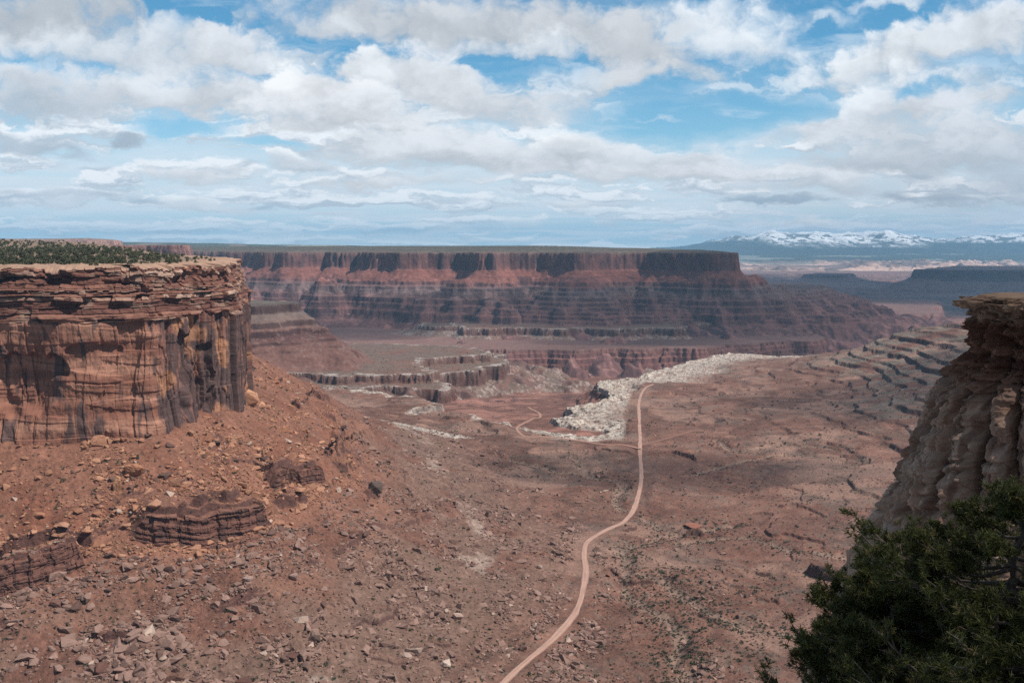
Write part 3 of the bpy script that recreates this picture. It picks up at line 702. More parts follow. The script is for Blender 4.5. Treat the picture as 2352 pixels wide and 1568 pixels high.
# ------------------------------------------------------------------ terrain mesh: columns by azimuth, rows where the relief is
def build_terrain():
    A = radians(33); NC0, NR0 = 420, 2400
    azc = np.linspace(-A, A, NC0); rr = np.geomspace(385, 37500, NR0)
    a2, r2 = np.meshgrid(azc, rr, indexing='ij')
    zz, ri, sv, _ = H((np.sin(a2)*r2).ravel(), (np.cos(a2)*r2).ravel())
    zz = zz.reshape(a2.shape)
    el = np.arctan2(zz, r2)
    run = np.maximum.accumulate(el, 1)
    vis = np.where(el > run-radians(0.06), 1.0, 0.14)
    vis = np.maximum(vis, np.roll(vis, 1, 1))
    d = np.abs(np.diff(el, axis=1))
    w = (np.minimum(d, radians(0.9)))*vis[:, 1:]+radians(0.004)*0.55
    k = np.exp(-np.linspace(-2, 2, 15)**2); k /= k.sum()
    w = np.apply_along_axis(lambda v: np.convolve(np.pad(v, 7, 'edge'), k, 'valid'), 0, w)
    k2 = np.ones(5)/5
    w = np.apply_along_axis(lambda v: np.convolve(np.pad(v, 2, 'edge'), k2, 'valid'), 1, w)
    cum = np.concatenate([np.zeros((NC0, 1)), np.cumsum(w, 1)], 1)
    NR, NC = TER_ROWS, TER_COLS
    rad = np.empty((NC0, NR)); q = np.linspace(0, 1, NR)
    lr = np.log(rr)
    for i in range(NC0): rad[i] = np.interp(q*cum[i, -1], cum[i], lr)
    az = np.linspace(-A, A, NC)
    t = (az+A)/(2*A)*(NC0-1); i0 = np.clip(t.astype(int), 0, NC0-2); f = (t-i0)[:, None]
    R = np.exp(rad[i0]*(1-f)+rad[i0+1]*f)
    X = np.sin(az)[:, None]*R; Y = np.cos(az)[:, None]*R
    x, y = X.ravel(), Y.ravel()
    z = np.empty(x.shape); rid = np.empty(x.shape, int); sv = np.empty(x.shape); lv = np.empty(x.shape)
    for c in range(0, len(x), 400000):
        s = slice(c, c+400000); z[s], rid[s], sv[s], lv[s] = H(x[s], y[s])
    Z = z.reshape(X.shape)
    # steepness from both directions of the mesh
    gr = np.abs(np.gradient(Z, axis=1)/np.maximum(np.gradient(R, axis=1), 0.3))
    ga = np.abs(np.gradient(Z, axis=0)/np.maximum(R*(az[1]-az[0]), 0.2))
    st = np.hypot(gr, np.minimum(ga, 4)).ravel()
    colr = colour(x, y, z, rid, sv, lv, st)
    faces = grid_faces(NC, NR)[:, ::-1]
    fid = rid[faces].max(1) if False else rid[faces[:, 0]]
    verts = np.stack([x, y, z], 1)
    info = {
        'ground': ('ground', 'red and grey valley floor and terraced hill below the dirt road', M_ground),
        'canyon': ('canyon_floor', 'deep red canyon floor below the white rock bench', M_ground),
        'left': ('talus_slope', 'orange boulder strewn talus slope below the tall left cliff', M_ground),
        'far': ('far_mesa', 'long purple red mesa with sheer rim and stepped slopes across the canyon', M_far),
        'bench': ('rock_terrace', 'white edged flat bench under the stepped slopes of the far mesa', M_far),
        'wall': ('canyon_wall', 'dark red banded canyon wall behind the white rock bench', M_far),
        'mid': ('canyon_bench', 'scrubby bench with dark cliff edge between the talus and the canyon', M_ground),
        'butte': ('stepped_butte', 'grey topped stepped butte just behind the left cliff', M_far),
        'prom': ('rim_promontory', 'red rock promontory beyond the wooded mesa top', M_far),
        'dome': ('rock_bluff', 'pale pink rock bluff on the horizon above the wooded mesa', M_far),
        'distant': ('distant_mesa', 'blue hazy flat topped mesa far off below the snowy mountains', M_far),
        'dm2': ('distant_bench', 'hazy banded bench right of the far mesa foot', M_far), 'dm3': ('distant_bench', 'low blue bench beyond the end of the far mesa', M_far),
        'dm4': ('distant_butte', 'tiny blue butte between the far mesa and the hazy flat mesa', M_far), 'dm5': ('distant_bench', 'farthest blue bench under the pale slickrock domes', M_far),
        'knob': ('rock_knoll', 'small dark topped knoll on the flats below the far mesa', M_far),
        'plain': ('plain', 'hazy plain with pale slickrock domes below the snowy mountains', M_far),
        'mount': ('mountains', 'snow covered blue mountain range on the horizon', M_far),
        'plateau': ('plateau', 'dark wooded plateau along the horizon behind the mesas', M_far),
    }
    for k, key in enumerate(IDS):
        fs = faces[fid == k]
        if not len(fs): continue
        used, inv = np.unique(fs.ravel(), return_inverse=True)
        nm, lab, mat = info[key]
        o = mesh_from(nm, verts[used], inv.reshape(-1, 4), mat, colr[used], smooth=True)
        tag(o, lab, kind='structure')

def lerp3(a, b, t): return a*(1-t[:, None])+b*t[:, None]
def colour(x, y, z, rid, sv, lv, st):
    """rock and soil colours by bed, slope and patchy noise, with overhang shade on ledges"""
    n = len(x); C = np.zeros((n, 3))
    n1 = fbm(x/160, y/160, 4, 400); n2 = fbm(x/45, y/45, 4, 410); n3 = fbm(x/9, y/9, 3, 420)
    red = np.array([.165, .080, .058]); red2 = np.array([.215, .112, .082]); grey = np.array([.165, .112, .090]); dark = np.array([.055, .028, .025]); org = np.array([.225, .106, .072])
    tan = np.array([.30, .20, .155]); white = np.array([.54, .475, .41]); scrubc = np.array([.12, .105, .08])
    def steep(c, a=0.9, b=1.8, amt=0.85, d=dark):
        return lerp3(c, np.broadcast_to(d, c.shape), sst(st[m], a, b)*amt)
    # ground, and the foot of the talus that runs into it
    m = (rid == 0) | (rid == 2)
    if m.any():
        c = lerp3(np.broadcast_to(red, (m.sum(), 3)), np.broadcast_to(red2, (m.sum(), 3)), sst(n2[m], -.3, .4))
        c = lerp3(c, np.broadcast_to(grey, c.shape), sst(n1[m]+0.7*n2[m]+0.5*n3[m], -0.1, 0.6)*0.7)
        hi = sst(z[m]-FLOOR0(y[m]), 14, 36)*sst(x[m], 300, 420)
        c = lerp3(c, np.broadcast_to(np.array([.185, .148, .118]), c.shape), hi*0.85*sst(n2[m]+n1[m], -.5, .1))
        c = lerp3(c, np.broadcast_to(scrubc, c.shape), sst(n3[m], 0.1, 0.5)*0.35)
        bd = fbm((z[m]+0.006*x[m]+2.2*fbm(x[m]/60, y[m]/60, 2, 31))/2.4, x[m]/500, 3, 432)
        c = c*(1+0.30*np.clip(bd*1.5, -1, 1))[:, None]
        c = lerp3(c, np.broadcast_to(np.array([.30, .175, .132]), c.shape), sst(n1[m]-0.6*n2[m], 0.08, 0.42)*0.75)
        c = steep(c, 0.55, 1.1, 0.75)  # dark ledge rock, with overhang shade painted into the steep faces
        c = lerp3(c, np.broadcast_to(red*1.0, c.shape), lv[m]*0.5*(st[m] < 0.6))
        # white sandstone along the canyon edge
        az = x[m]/y[m]*FD+1176
        wd = np.interp(az, [900, 1120, 1180, 1260, 1330, 1400, 1480, 1540, 1700, 1850, 1900, 1960], [6, 8, 3, 60, 130, 110, 120, 150, 170, 120, 40, 0])
        ed = sst(-sv[m]+34*n2[m]+34*n1[m]+16*n3[m], wd*0.45, wd*1.10)
        wm = (1-ed)*(y[m] > 1450)*(y[m] < 2900)*(wd > 1)
        wd_ = wash_dist(x[m], y[m])+5*fbm(x[m]/22, y[m]/22, 2, 86)
        c = lerp3(c, np.broadcast_to(np.array([.27, .18, .14]), c.shape), (1-sst(wd_, 2.5, 8))*0.7*(rid[m] == 0))
        lim = np.interp(y[m], [1450, 2000, 2120, 2230], [1435, 1452, 1490, 2500]); wm = wm*sst(lim-az, -6, 10)
        blot = sst(n3[m]+0.6*n2[m], -0.25, 0.25)
        d1, d2, rv = worley((x[m]+9*n2[m])/21, (y[m]+9*n3[m])/11, 3)
        wc = lerp3(np.broadcast_to(np.array([.36, .29, .24]), c.shape), np.broadcast_to(white, c.shape), np.clip(blot*0.85+rv*0.25+0.05, 0, 1))
        wc = lerp3(wc, np.broadcast_to(np.array([.14, .11, .095]), c.shape), (1-sst(d2-d1, 0.0, 0.10))*0.45*sst(n2[m], -.3, .2))
        c = lerp3(c, wc, wm*np.clip(0.75+n3[m], 0, 1))
        C[m] = c; Cg = C.copy()
    m = rid == 1
    if m.any():
        c = lerp3(np.broadcast_to(red*1.0, (m.sum(), 3)), np.broadcast_to(np.array([.31, .15, .115]), (m.sum(), 3)), sst(n2[m]+n1[m], -.3, .4))
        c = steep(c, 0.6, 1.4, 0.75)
        cap = (sv[m] < 4)*(sv[m] >= 0)*(y[m] < 2900)*(y[m] > 1450)
        c = lerp3(c, np.broadcast_to(np.array([.36, .31, .28]), c.shape), cap*(0.4+0.4*sst(n3[m], -.2, .3)))
        C[m] = c
    m = rid == 2
    if m.any():
        s = sv[m]
        c = lerp3(np.broadcast_to(org, (m.sum(), 3)), np.broadcast_to(np.array([.19, .080, .052]), (m.sum(), 3)), sst(n2[m]+0.4*n3[m], -.1, .5))
        low = sst(s+40*n2[m]+30*n1[m]+12*n3[m], 95, 185)
        g = lerp3(np.broadcast_to(grey*np.array([1.1, .98, .93]), c.shape), np.broadcast_to(red*1.05, c.shape), sst(n1[m]+0.7*n2[m], -0.02, .4))
        pale = (1-sst(np.abs(s-215+25*n1[m]+8*n3[m]), 4, 16))*sst(n2[m]+n1[m], 0.0, 0.3)
        g = lerp3(g, np.broadcast_to(np.array([.36, .28, .235]), c.shape), pale*0.7)
        c = lerp3(c, g, low)
        c = lerp3(c, c*1.25, sst(n3[m], 0.15, 0.5))
        fl = (lv[m] > 0.2)*(st[m] < 0.7)
        c = lerp3(c, np.broadcast_to(red2, c.shape), fl*0.5)
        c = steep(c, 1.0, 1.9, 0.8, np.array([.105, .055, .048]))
        c = lerp3(c, Cg[m], sst(s+12*n2[m], 215, 320))
        top = s < -14
        c[top] = lerp3(np.broadcast_to(np.array([.29, .185, .135]), (top.sum(), 3)), np.broadcast_to(np.array([.17, .14, .10]), (top.sum(), 3)), sst(n2[m][top]+n3[m][top]*.5, -.1, .4))
        C[m] = c
    def bands(m, zt, cols, jit=5.0, contrast=0.0):
        zz = z[m]+jit*n1[m]
        zt = np.array(zt); cols = np.array(cols)
        return np.stack([np.interp(zz, zt, cols[:, i]) for i in range(3)], 1)
    m = rid == 3
    if m.any():
        c = bands(m, [-310, -262, -240, -215, -190, -172, -160, -140, -100, -92, -30, -20, -14, 5],
                  [(.185,.095,.078),(.19,.095,.078),(.165,.088,.075),(.18,.10,.085),(.165,.115,.10),(.15,.11,.10),(.18,.09,.075),(.225,.095,.068),(.225,.095,.068),(.20,.098,.078),(.205,.105,.083),(.16,.11,.085),(.115,.10,.07),(.10,.09,.062)])
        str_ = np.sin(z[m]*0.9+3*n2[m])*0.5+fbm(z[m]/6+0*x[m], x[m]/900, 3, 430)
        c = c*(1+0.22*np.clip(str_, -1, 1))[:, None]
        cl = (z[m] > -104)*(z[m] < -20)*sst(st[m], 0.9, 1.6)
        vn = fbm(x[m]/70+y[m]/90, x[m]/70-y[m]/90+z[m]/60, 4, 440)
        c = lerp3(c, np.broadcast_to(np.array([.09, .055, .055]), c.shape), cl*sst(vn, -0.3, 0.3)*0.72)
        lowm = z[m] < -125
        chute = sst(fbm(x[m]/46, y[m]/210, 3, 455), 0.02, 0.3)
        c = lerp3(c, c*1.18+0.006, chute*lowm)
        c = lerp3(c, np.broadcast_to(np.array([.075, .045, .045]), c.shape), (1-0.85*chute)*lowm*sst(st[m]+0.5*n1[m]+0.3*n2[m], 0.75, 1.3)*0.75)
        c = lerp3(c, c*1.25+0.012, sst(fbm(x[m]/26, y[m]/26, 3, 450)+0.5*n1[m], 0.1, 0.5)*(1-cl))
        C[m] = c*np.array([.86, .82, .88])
    for k, base in ((18, [.19, .125, .10]), (4, [.19, .125, .10]), (6, [.175, .115, .09])):
        m = rid == k
        if m.any():
            c = lerp3(np.broadcast_to(np.array(base), (m.sum(), 3)), np.broadcast_to(np.array([.20, .10, .076]), (m.sum(), 3)), sst(n1[m]+0.5*n2[m], -.1, .4))
            c = lerp3(c, np.broadcast_to(scrubc*0.9, c.shape), sst(n3[m], 0.0, 0.4)*0.5)
            edge = (1-sst(np.abs(sv[m]+3), 4, 16+14*np.clip(n2[m], -1, 1)))*(sv[m] < 1.5)*sst(n2[m]+n3[m]*.7, -.35, .25)
            c = lerp3(c, np.broadcast_to(np.array([.46, .40, .36]), c.shape), edge*0.85)
            c = lerp3(c, np.broadcast_to(np.array([.34, .27, .24]), c.shape), (sv[m] > 6)*sst(n3[m]+n2[m], 0.0, 0.45)*0.8)
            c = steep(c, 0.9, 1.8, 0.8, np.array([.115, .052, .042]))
            C[m] = c
    m = rid == 5
    if m.any():
        c = bands(m, [-430, -400, -372, -350, -335, -326], [(.25,.125,.10),(.22,.10,.08),(.17,.08,.068),(.20,.095,.08),(.18,.10,.085),(.22,.15,.125)], 3)
        str_ = fbm(z[m]/4+0*x[m], x[m]/700, 3, 431)
        c = c*(1+0.3*np.clip(str_*1.6, -1, 1))[:, None]
        c = steep(c, 1.2, 2.4, 0.6, np.array([.10, .048, .044]))
        C[m] = c
    m = rid == 7
    if m.any():
        c = bands(m, [-310, -290, -250, -232, -218, -206, -190, -168, -162, -144, -140], [(.21,.13,.105),(.22,.12,.095),(.215,.12,.095),(.19,.10,.08),(.12,.06,.055),(.20,.11,.09),(.22,.15,.125),(.21,.17,.145),(.12,.09,.08),(.11,.085,.075),(.165,.155,.125)], 3)
        c = lerp3(c, np.broadcast_to(np.array([.30, .25, .22]), c.shape), sst(n3[m]+n2[m]*.5, 0.1, 0.45)*0.4)*np.array([.74, .66, .66])
        c = steep(c, 0.9, 1.7, 0.8)
        C[m] = c
    for k, base in ((8, [.27, .13, .105]), (9, [.34, .20, .165])):
        m = rid == k
        if m.any():
            c = np.broadcast_to(np.array(base), (m.sum(), 3))*(1+0.3*np.clip(n2[m], -1, 1))[:, None]
            c = lerp3(c, np.broadcast_to(np.array([.085, .085, .055]), c.shape), sst(n3[m]+n2[m], -0.1, .25)*(st[m] < 0.3)*0.8)
            c = steep(c, 1.2, 2.5, 0.6)
            C[m] = c
    m = (rid == 10) | ((rid >= 14) & (rid <= 17))
    if m.any():
        c = np.broadcast_to(np.array([.20, .125, .115]), (m.sum(), 3))*(1+0.25*np.sin(z[m]*0.35+2*n1[m]))[:, None]
        c = steep(c, 0.5, 1.2, 0.6)
        C[m] = c
    m = rid == 11
    if m.any():
        b1 = fbm(x[m]/700, y[m]/700, 4, 460); b2 = fbm(x[m]/2500, y[m]/1500, 3, 461)
        c = lerp3(np.broadcast_to(np.array([.19, .14, .125]), (m.sum(), 3)), np.broadcast_to(np.array([.30, .20, .17]), (m.sum(), 3)), sst(b1, -.2, .3))
        dm = sst(y[m], 14800, 16200)*(1-sst(y[m], 19000, 20500))*sst(b1*0.7+b2, -0.15, 0.25)
        c = lerp3(c, np.broadcast_to(np.array([.62, .42, .34]), c.shape), dm)
        fo = sst(y[m]+1500*b2, 19800, 21500)
        c = lerp3(c, np.broadcast_to(np.array([.06, .075, .065]), c.shape), fo)
        c = lerp3(c, np.broadcast_to(np.array([.30, .30, .26]), c.shape), fo*sst(b2-0.4*b1, 0.25, 0.4)*0.7)
        C[m] = c
    m = rid == 12
    if m.any():
        b1 = fbm(x[m]/1100, y[m]/1100, 5, 470); b2 = fbm(x[m]/320, y[m]/320, 4, 471)
        c = np.broadcast_to(np.array([.055, .07, .07]), (m.sum(), 3))
        az = x[m]/y[m]*FD+1176
        sn = sst(z[m]+230*b1+120*b2-np.interp(az, [1500, 1700, 1800, 2100, 2150, 2352], [190, 120, -20, -30, 80, 50]), 30, 210)
        tr = sst(b2+0.5*b1, -0.02, 0.12)*(1-sst(z[m], 360, 520))
        c = lerp3(c, np.broadcast_to(np.array([.88, .89, .92]), c.shape), sn*(1-tr*0.9))
        C[m] = c
    m = rid == 13
    if m.any():
        b = fbm(x[m]/500, y[m]/500, 4, 480); b2 = fbm(x[m]/1500, y[m]/1500, 3, 481)
        c = lerp3(np.broadcast_to(np.array([.075, .085, .06]), (m.sum(), 3)), np.broadcast_to(np.array([.17, .14, .11]), (m.sum(), 3)), sst(b, 0.05, .35))
        c = lerp3(c, np.broadcast_to(np.array([.34, .32, .25]), c.shape), sst(b2, .22, .34)*0.9)
        C[m] = c
    return np.clip(C, 0.01, 0.95)
TER_ROWS, TER_COLS = 1150, 1750
build_terrain()

# ------------------------------------------------------------------ the road ribbons
def ribbon(name, path, z, w, label, colr):
    t = np.gradient(path, axis=0); t /= np.linalg.norm(t, axis=1)[:, None]
    nrm = np.stack([-t[:, 1], t[:, 0]], 1)
    offs = np.linspace(-1, 1, 9); V = []; CC = []
    for i, o in enumerate(offs):
        wob = 1+(0.30*fbm(path[:, 0]/16+o*7, path[:, 1]/16, 3, 970)+0.25*fbm(path[:, 0]/70, path[:, 1]/70, 2, 975))*(abs(o) > 0.4)
        p = path+nrm*(o*w*wob)[:, None]
        zz = z+0.12-0.5*(abs(o) > 0.95)-0.12*np.exp(-((abs(o)-0.42)/0.12)**2)
        V.append(np.column_stack([p, zz]))
        tint = (1.0 if abs(abs(o)-0.45) > 0.15 else 1.18)*(0.62 if abs(o) > 0.9 else 0.9 if abs(o) > 0.7 else 1)*(1+0.22*fbm(path[:, 0]/25+3*o, path[:, 1]/25, 3, 980))
        CC.append(np.array(colr)[None]*tint[:, None])
    nc = len(offs); V = np.stack(V, 1).reshape(-1, 3); CC = np.stack(CC, 1).reshape(-1, 3)
    o = mesh_from(name, V, grid_faces(len(path), nc), M_road, CC, smooth=True)
    return tag(o, label, kind='structure')
ribbon('road', *ROADS[0], 'pale pink dirt road winding up the valley floor', (.40, .245, .192))
ribbon('track', *ROADS[1], 'narrow pale track curving into the canyon head', (.36, .20, .148))
ribbon('path', *ROADS[2], 'faint track leaving the dirt road towards the hill', (.25, .135, .10))

# ------------------------------------------------------------------ the tall left cliff
def build_cliff():
    path = smooth_path([(-760, 645), (-640, 668), (-520, 690), (-440, 699), (-375, 703), (-328, 711), (-284, 723), (-266, 730), (-260, 746), (-250, 792), (-236, 847), (-250, 915), (-272, 1000), (-305, 1140), (-340, 1276), (-420, 1450), (-480, 1600)], 2.0)
    seg = np.r_[0, np.cumsum(np.hypot(*np.diff(path, axis=0).T))]; tot = seg[-1]
    u = []; a = 0.0
    while a < tot:
        u.append(a)
        k = np.interp(a, seg, path[:, 0]/path[:, 1]*FD+1176)
        yv = np.interp(a, seg, path[:, 1])
        a += 0.42 if (k > -60 and yv < 880) else 1.3
    u = np.array(u)
    px = np.interp(u, seg, path[:, 0]); py = np.interp(u, seg, path[:, 1])
    sm = np.exp(-np.linspace(-2, 2, 27)**2); sm /= sm.sum()
    t = np.gradient(np.stack([px, py], 1), axis=0); t /= np.linalg.norm(t, axis=1)[:, None]
    nx, ny = t[:, 1], -t[:, 0]
    nx = np.convolve(np.pad(nx, 13, 'edge'), sm, 'valid'); ny = np.convolve(np.pad(ny, 13, 'edge'), sm, 'valid')
    ln = np.hypot(nx, ny); nx, ny = nx/ln, ny/ln
    ZT, ZK, ZB = -13.0, -53.0, -152.0
    zc = np.concatenate([np.linspace(ZT, ZK, 120), np.linspace(ZK, ZB, 215)[1:]])
    Uu, Zz = np.meshgrid(u, zc, indexing='ij'); PX = px[:, None]+0*Zz; PY = py[:, None]+0*Zz
    uc = np.interp(-1, [0], [0])
    ucorner = seg[np.argmin(np.hypot(path[:, 0]+262, path[:, 1]-738))]
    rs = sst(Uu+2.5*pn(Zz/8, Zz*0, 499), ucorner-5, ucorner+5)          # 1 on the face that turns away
    # bedded upper part: layers of blocks, stepping back
    dip = 1.5*np.sin(Uu/90)+1.2*pn(Uu/45, Uu*0, 501)+0.9*pn(Uu/16, Uu*0, 503)
    zl = Zz+0.6*dip+0.9*fbm(Uu/38, Zz/14, 3, 504)
    edges = ZT+8-np.cumsum(np.r_[0, np.random.default_rng(3).choice([1.2, 1.7, 2.3, 3.2, 4.4, 6.0], 40)])
    li = np.searchsorted(-edges, -zl); lo = edges[np.clip(li-1, 0, 39)]; hi2 = edges[np.clip(li, 0, 40)]
    fr = np.clip((lo-zl)/np.maximum(lo-hi2, .1), 0, 1)
    lr = cell(li*7+3, li*0+11)
    wid = 5+22*cell(li*5+1, li*0+29)**2
    warp = Uu+7*fbm(Uu/26, zl/9, 3, 505)
    bi = np.floor(warp/wid+lr*10); bf = warp/wid+lr*10-bi
    br = cell(bi, li*3)
    b2 = np.floor((Uu+5*fbm(Uu/30, Zz/20, 2, 512))/19+cell(np.floor((zl+60)/8.5))*7); mass = cell(b2, np.floor((zl+60)/8.5)*3+1)
    kay = (mass-0.5)*5.5+(br-0.5)*3.4*sst(fbm(Uu/40, Zz/12, 2, 506), -0.5, 0.3)+(lr-0.5)*4.6*sst(mass, 0.15, 0.6)+3.2*fbm3(PX/24, PY/24, Zz/10, 3, 508)
    crack = (np.exp(-(np.minimum(bf, 1-bf)*wid/0.45)**2))*0.8*sst(pn(Uu/15, Zz/6, 510), -0.1, 0.3)
    recess = np.exp(-(fr/0.10)**2)*1.5+np.exp(-((1-fr)/0.09)**2)*1.3
    kay = kay-crack-recess+0.9*fbm3(PX/7, PY/7, Zz/3, 3, 507)
    back = np.interp(Zz, [ZB, ZK-2, ZK+4, ZK+14, ZK+22, ZK+30, ZT], [0, 0, -1.5, -5, -6.5, -11, -12.5])
    alc = sst(fbm3(PX/60, PY/60, Zz/26, 2, 509), 0.12, 0.2)*sst(Zz, ZK+14, ZK+20)*(1-rs)*4.5
    # sheer lower part: joint bounded slabs, spalled alcoves, bedding
    jw = Uu+6*pn(Uu/45, Zz/70, 511)+1.6*pn(Uu/9, Zz/30, 513)
    slab = 0; crk = 0
    for wdt, amp, sd in ((27.0, 4.6, 1), (11.0, 2.6, 2), (4.6, 0.9, 3)):
        q = jw/wdt+sd*0.37; i = np.floor(q); f = q-i
        top = cell(i, i*0+60+sd)*70-60                              # slabs end at different heights
        hgt = (cell(i+40*sd, i*0+7)-0.5)*2
        brk = np.floor((Zz+cell(i, i*0+9)*60)/(34+40*cell(i, i*0+15)))
        hgt = 0.8*hgt+0.2*(cell(i+11*sd, brk)-0.5)*2
        slab = slab+amp*hgt+amp*0.35*(f-0.5)*(cell(i, i*0+71)-0.5)*2
        crk = crk+np.exp(-(np.minimum(f, 1-f)*wdt/0.45)**2)*amp*0.6
    spall = 0
    for sc, amp, sd in ((30, 4.0, 521), (12, 1.7, 523)):
        nn = fbm3(PX/sc, PY/sc, Zz/(sc*3.2), 3, sd)+0.25*(cell(np.floor(jw/11+1.55), np.floor(jw/11)*0+5)-0.5); spall = spall-amp*sst(nn, 0.10, 0.16)*(0.45+0.55*rs)
    zb = Zz+0.05*Uu+3*pn(Uu/70, Zz/30, 530)
    alcv = 0
    for (uo, zo, ru, rz, dp) in ((-96, -92, 30, 17, 8.5), (-48, -76, 20, 8, 3.0), (-150, -78, 26, 13, 7), (-190, -112, 32, 15, 7), (34, -82, 11, 22, 6), (64, -108, 9, 26, 5)):
        e = ((Uu-ucorner-uo+2.5*pn(Zz/9, Uu/20, 549))/ru)**2+(np.where(Zz > zo, (Zz-zo)/rz, (zo-Zz)/(rz*1.9))+0.45*pn(Uu/11, Zz/22, 551))**2
        alcv = alcv+dp*sst(1.1-e, 0, np.where(Zz > zo, 0.22, 0.8))
    bed = 0.8*pn(zb/9, Uu/160, 531)+0.22*pn(zb/2.6, Uu/90, 533)*sst(pn(Uu/50, Zz/12, 534), -0.1, 0.4)
    bow = -7*sst(-Zz, 62, 92)*(1-sst(-Zz, 118, 140))*(1-rs)*sst(pn(Uu/75, Uu*0, 535), -0.25, 0.25)
    win = (slab*(0.36+0.64*rs)-crk*(0.10+0.90*rs))+spall*(0.9)+(1-rs)*(3.4*fbm3(PX/50, PY/50, Zz/26, 3, 545)+0.9*sst(fbm(Uu/90, zb/11, 3, 547), -0.05, 0.10))-alcv+bed*(1-0.6*rs)+bow+0.7*fbm3(PX/5, PY/5, Zz/8, 3, 537)
    foot = np.interp(Zz, [ZB, -134, -120, ZK], [3.0, 2.0, 0.5, 0])
    kw = sst(Zz+2.5*pn(Uu/14, Uu*0, 539), ZK-1.5, ZK+1.5)
    off = back+kw*(kay-alc)+(1-kw)*win+foot
    off = off+6*pn(Uu/70, Zz/220, 541)*(0.6+0.4*rs)
    jag = -4.2*(cell(np.floor((u+4*pn(u/14, u*0, 515))/8.0), 31)**1.5)-1.2*cell(np.floor(u/2.7), 33)-1.0*np.abs(pn(u/30, u*0, 517))
    Zz = Zz+jag[:, None]*np.interp(Zz, [ZK+16, ZT-3, ZT], [0, 0.8, 1])
    X = PX+nx[:, None]*off; Y = PY+ny[:, None]*off
    # flat top running back from the rim
    ins = np.r_[-1.0, -2.2, -4, -7, -11, -16, -22, -30, -42]
    TX = []; TY = []; TZ = []
    for q in ins:
        o = off[:, 0]+q
        TX.append(px+nx*o); TY.append(py+ny*o)
        TZ.append(ZT+jag*np.clip(1+q/9, 0, 1)+0.2+np.minimum(1.6, -q*0.12)*fbm(TX[-1]/9, TY[-1]/9, 3, 551)+np.minimum(-q*0.06, 0.6)-(1.3 if q < -35 else 0))
    X = np.concatenate([np.stack(TX[::-1], 1), X], 1); Y = np.concatenate([np.stack(TY[::-1], 1), Y], 1)
    Z = np.concatenate([np.stack(TZ[::-1], 1), Zz], 1)
    k = len(ins)
    # colours
    kc = np.array([.235, .112, .080]); kp = np.array([.42, .28, .215]); kd = np.array([.125, .056, .043])
    c = np.empty(Zz.shape+(3,))
    t1 = np.clip(lr*1.2-0.1+0.5*(br-0.5), 0, 1)[..., None]
    kcol = kd*(1-t1)+kc*t1
    pal = (sst(cell(li*3+5, li*0+2)+0.5*(br-0.5), 0.72, 0.85)*(0.5+0.5*rs))[..., None]
    kcol = kcol*(1-pal)+kp*pal
    rub = sst(fbm3(PX/22, PY/22, Zz/9, 3, 561), 0.15, 0.35)[..., None]
    kcol = kcol*(1-0.7*rub)+np.array([.26, .17, .13])*0.7*rub
    bb = sst(pn(zb/11, Uu/300, 563)+0.4*pn(zb/3.4, Uu/150, 565)+0.5*fbm3(PX/18, PY/18, Zz/12, 2, 566), -0.45, 0.55)[..., None]
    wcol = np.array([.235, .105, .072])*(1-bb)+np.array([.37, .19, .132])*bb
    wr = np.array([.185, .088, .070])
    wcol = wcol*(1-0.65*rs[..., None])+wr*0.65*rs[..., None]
    vs = 0.8*fbm((Uu+2.5*pn(Uu/9, Zz/18, 573))/5.5, Zz/45, 4, 567)+0.9*fbm(Uu/19, Zz/32, 4, 569)
    ci = cell(np.floor(jw/9.0+0.74), np.floor((Zz+20)/45))
    var = sst(vs+0.9*(ci-0.5)+0.85*rs-0.36+0.25*sst(-Zz, 95, 125), 0.0, 0.35)[..., None]
    vcol = np.array([.085, .058, .056])*(1-0.35*bb)+np.array([.12, .08, .075])*0.35*bb
    wcol = wcol*(1-var*0.85)+vcol*var*0.85
    fresh = sst(fbm3(PX/26, PY/26, Zz/39, 2, 521), 0.12, 0.2)[..., None]*rs[..., None]*sst(fbm(Uu/18, Zz/25, 2, 571), -.1, .2)[..., None]
    wcol = wcol*(1-fresh*0.8)+np.array([.42, .21, .12])*fresh*0.8
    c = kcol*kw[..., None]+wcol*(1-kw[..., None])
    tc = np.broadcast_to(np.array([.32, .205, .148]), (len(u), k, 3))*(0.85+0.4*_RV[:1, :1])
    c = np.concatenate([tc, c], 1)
    V = np.stack([X, Y, Z], -1).reshape(-1, 3)
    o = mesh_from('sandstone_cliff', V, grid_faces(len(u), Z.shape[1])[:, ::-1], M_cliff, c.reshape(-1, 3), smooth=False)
    tag(o, 'tall orange sandstone cliff with dark streaks under a wooded mesa top', 'cliff', kind='structure')
build_cliff()

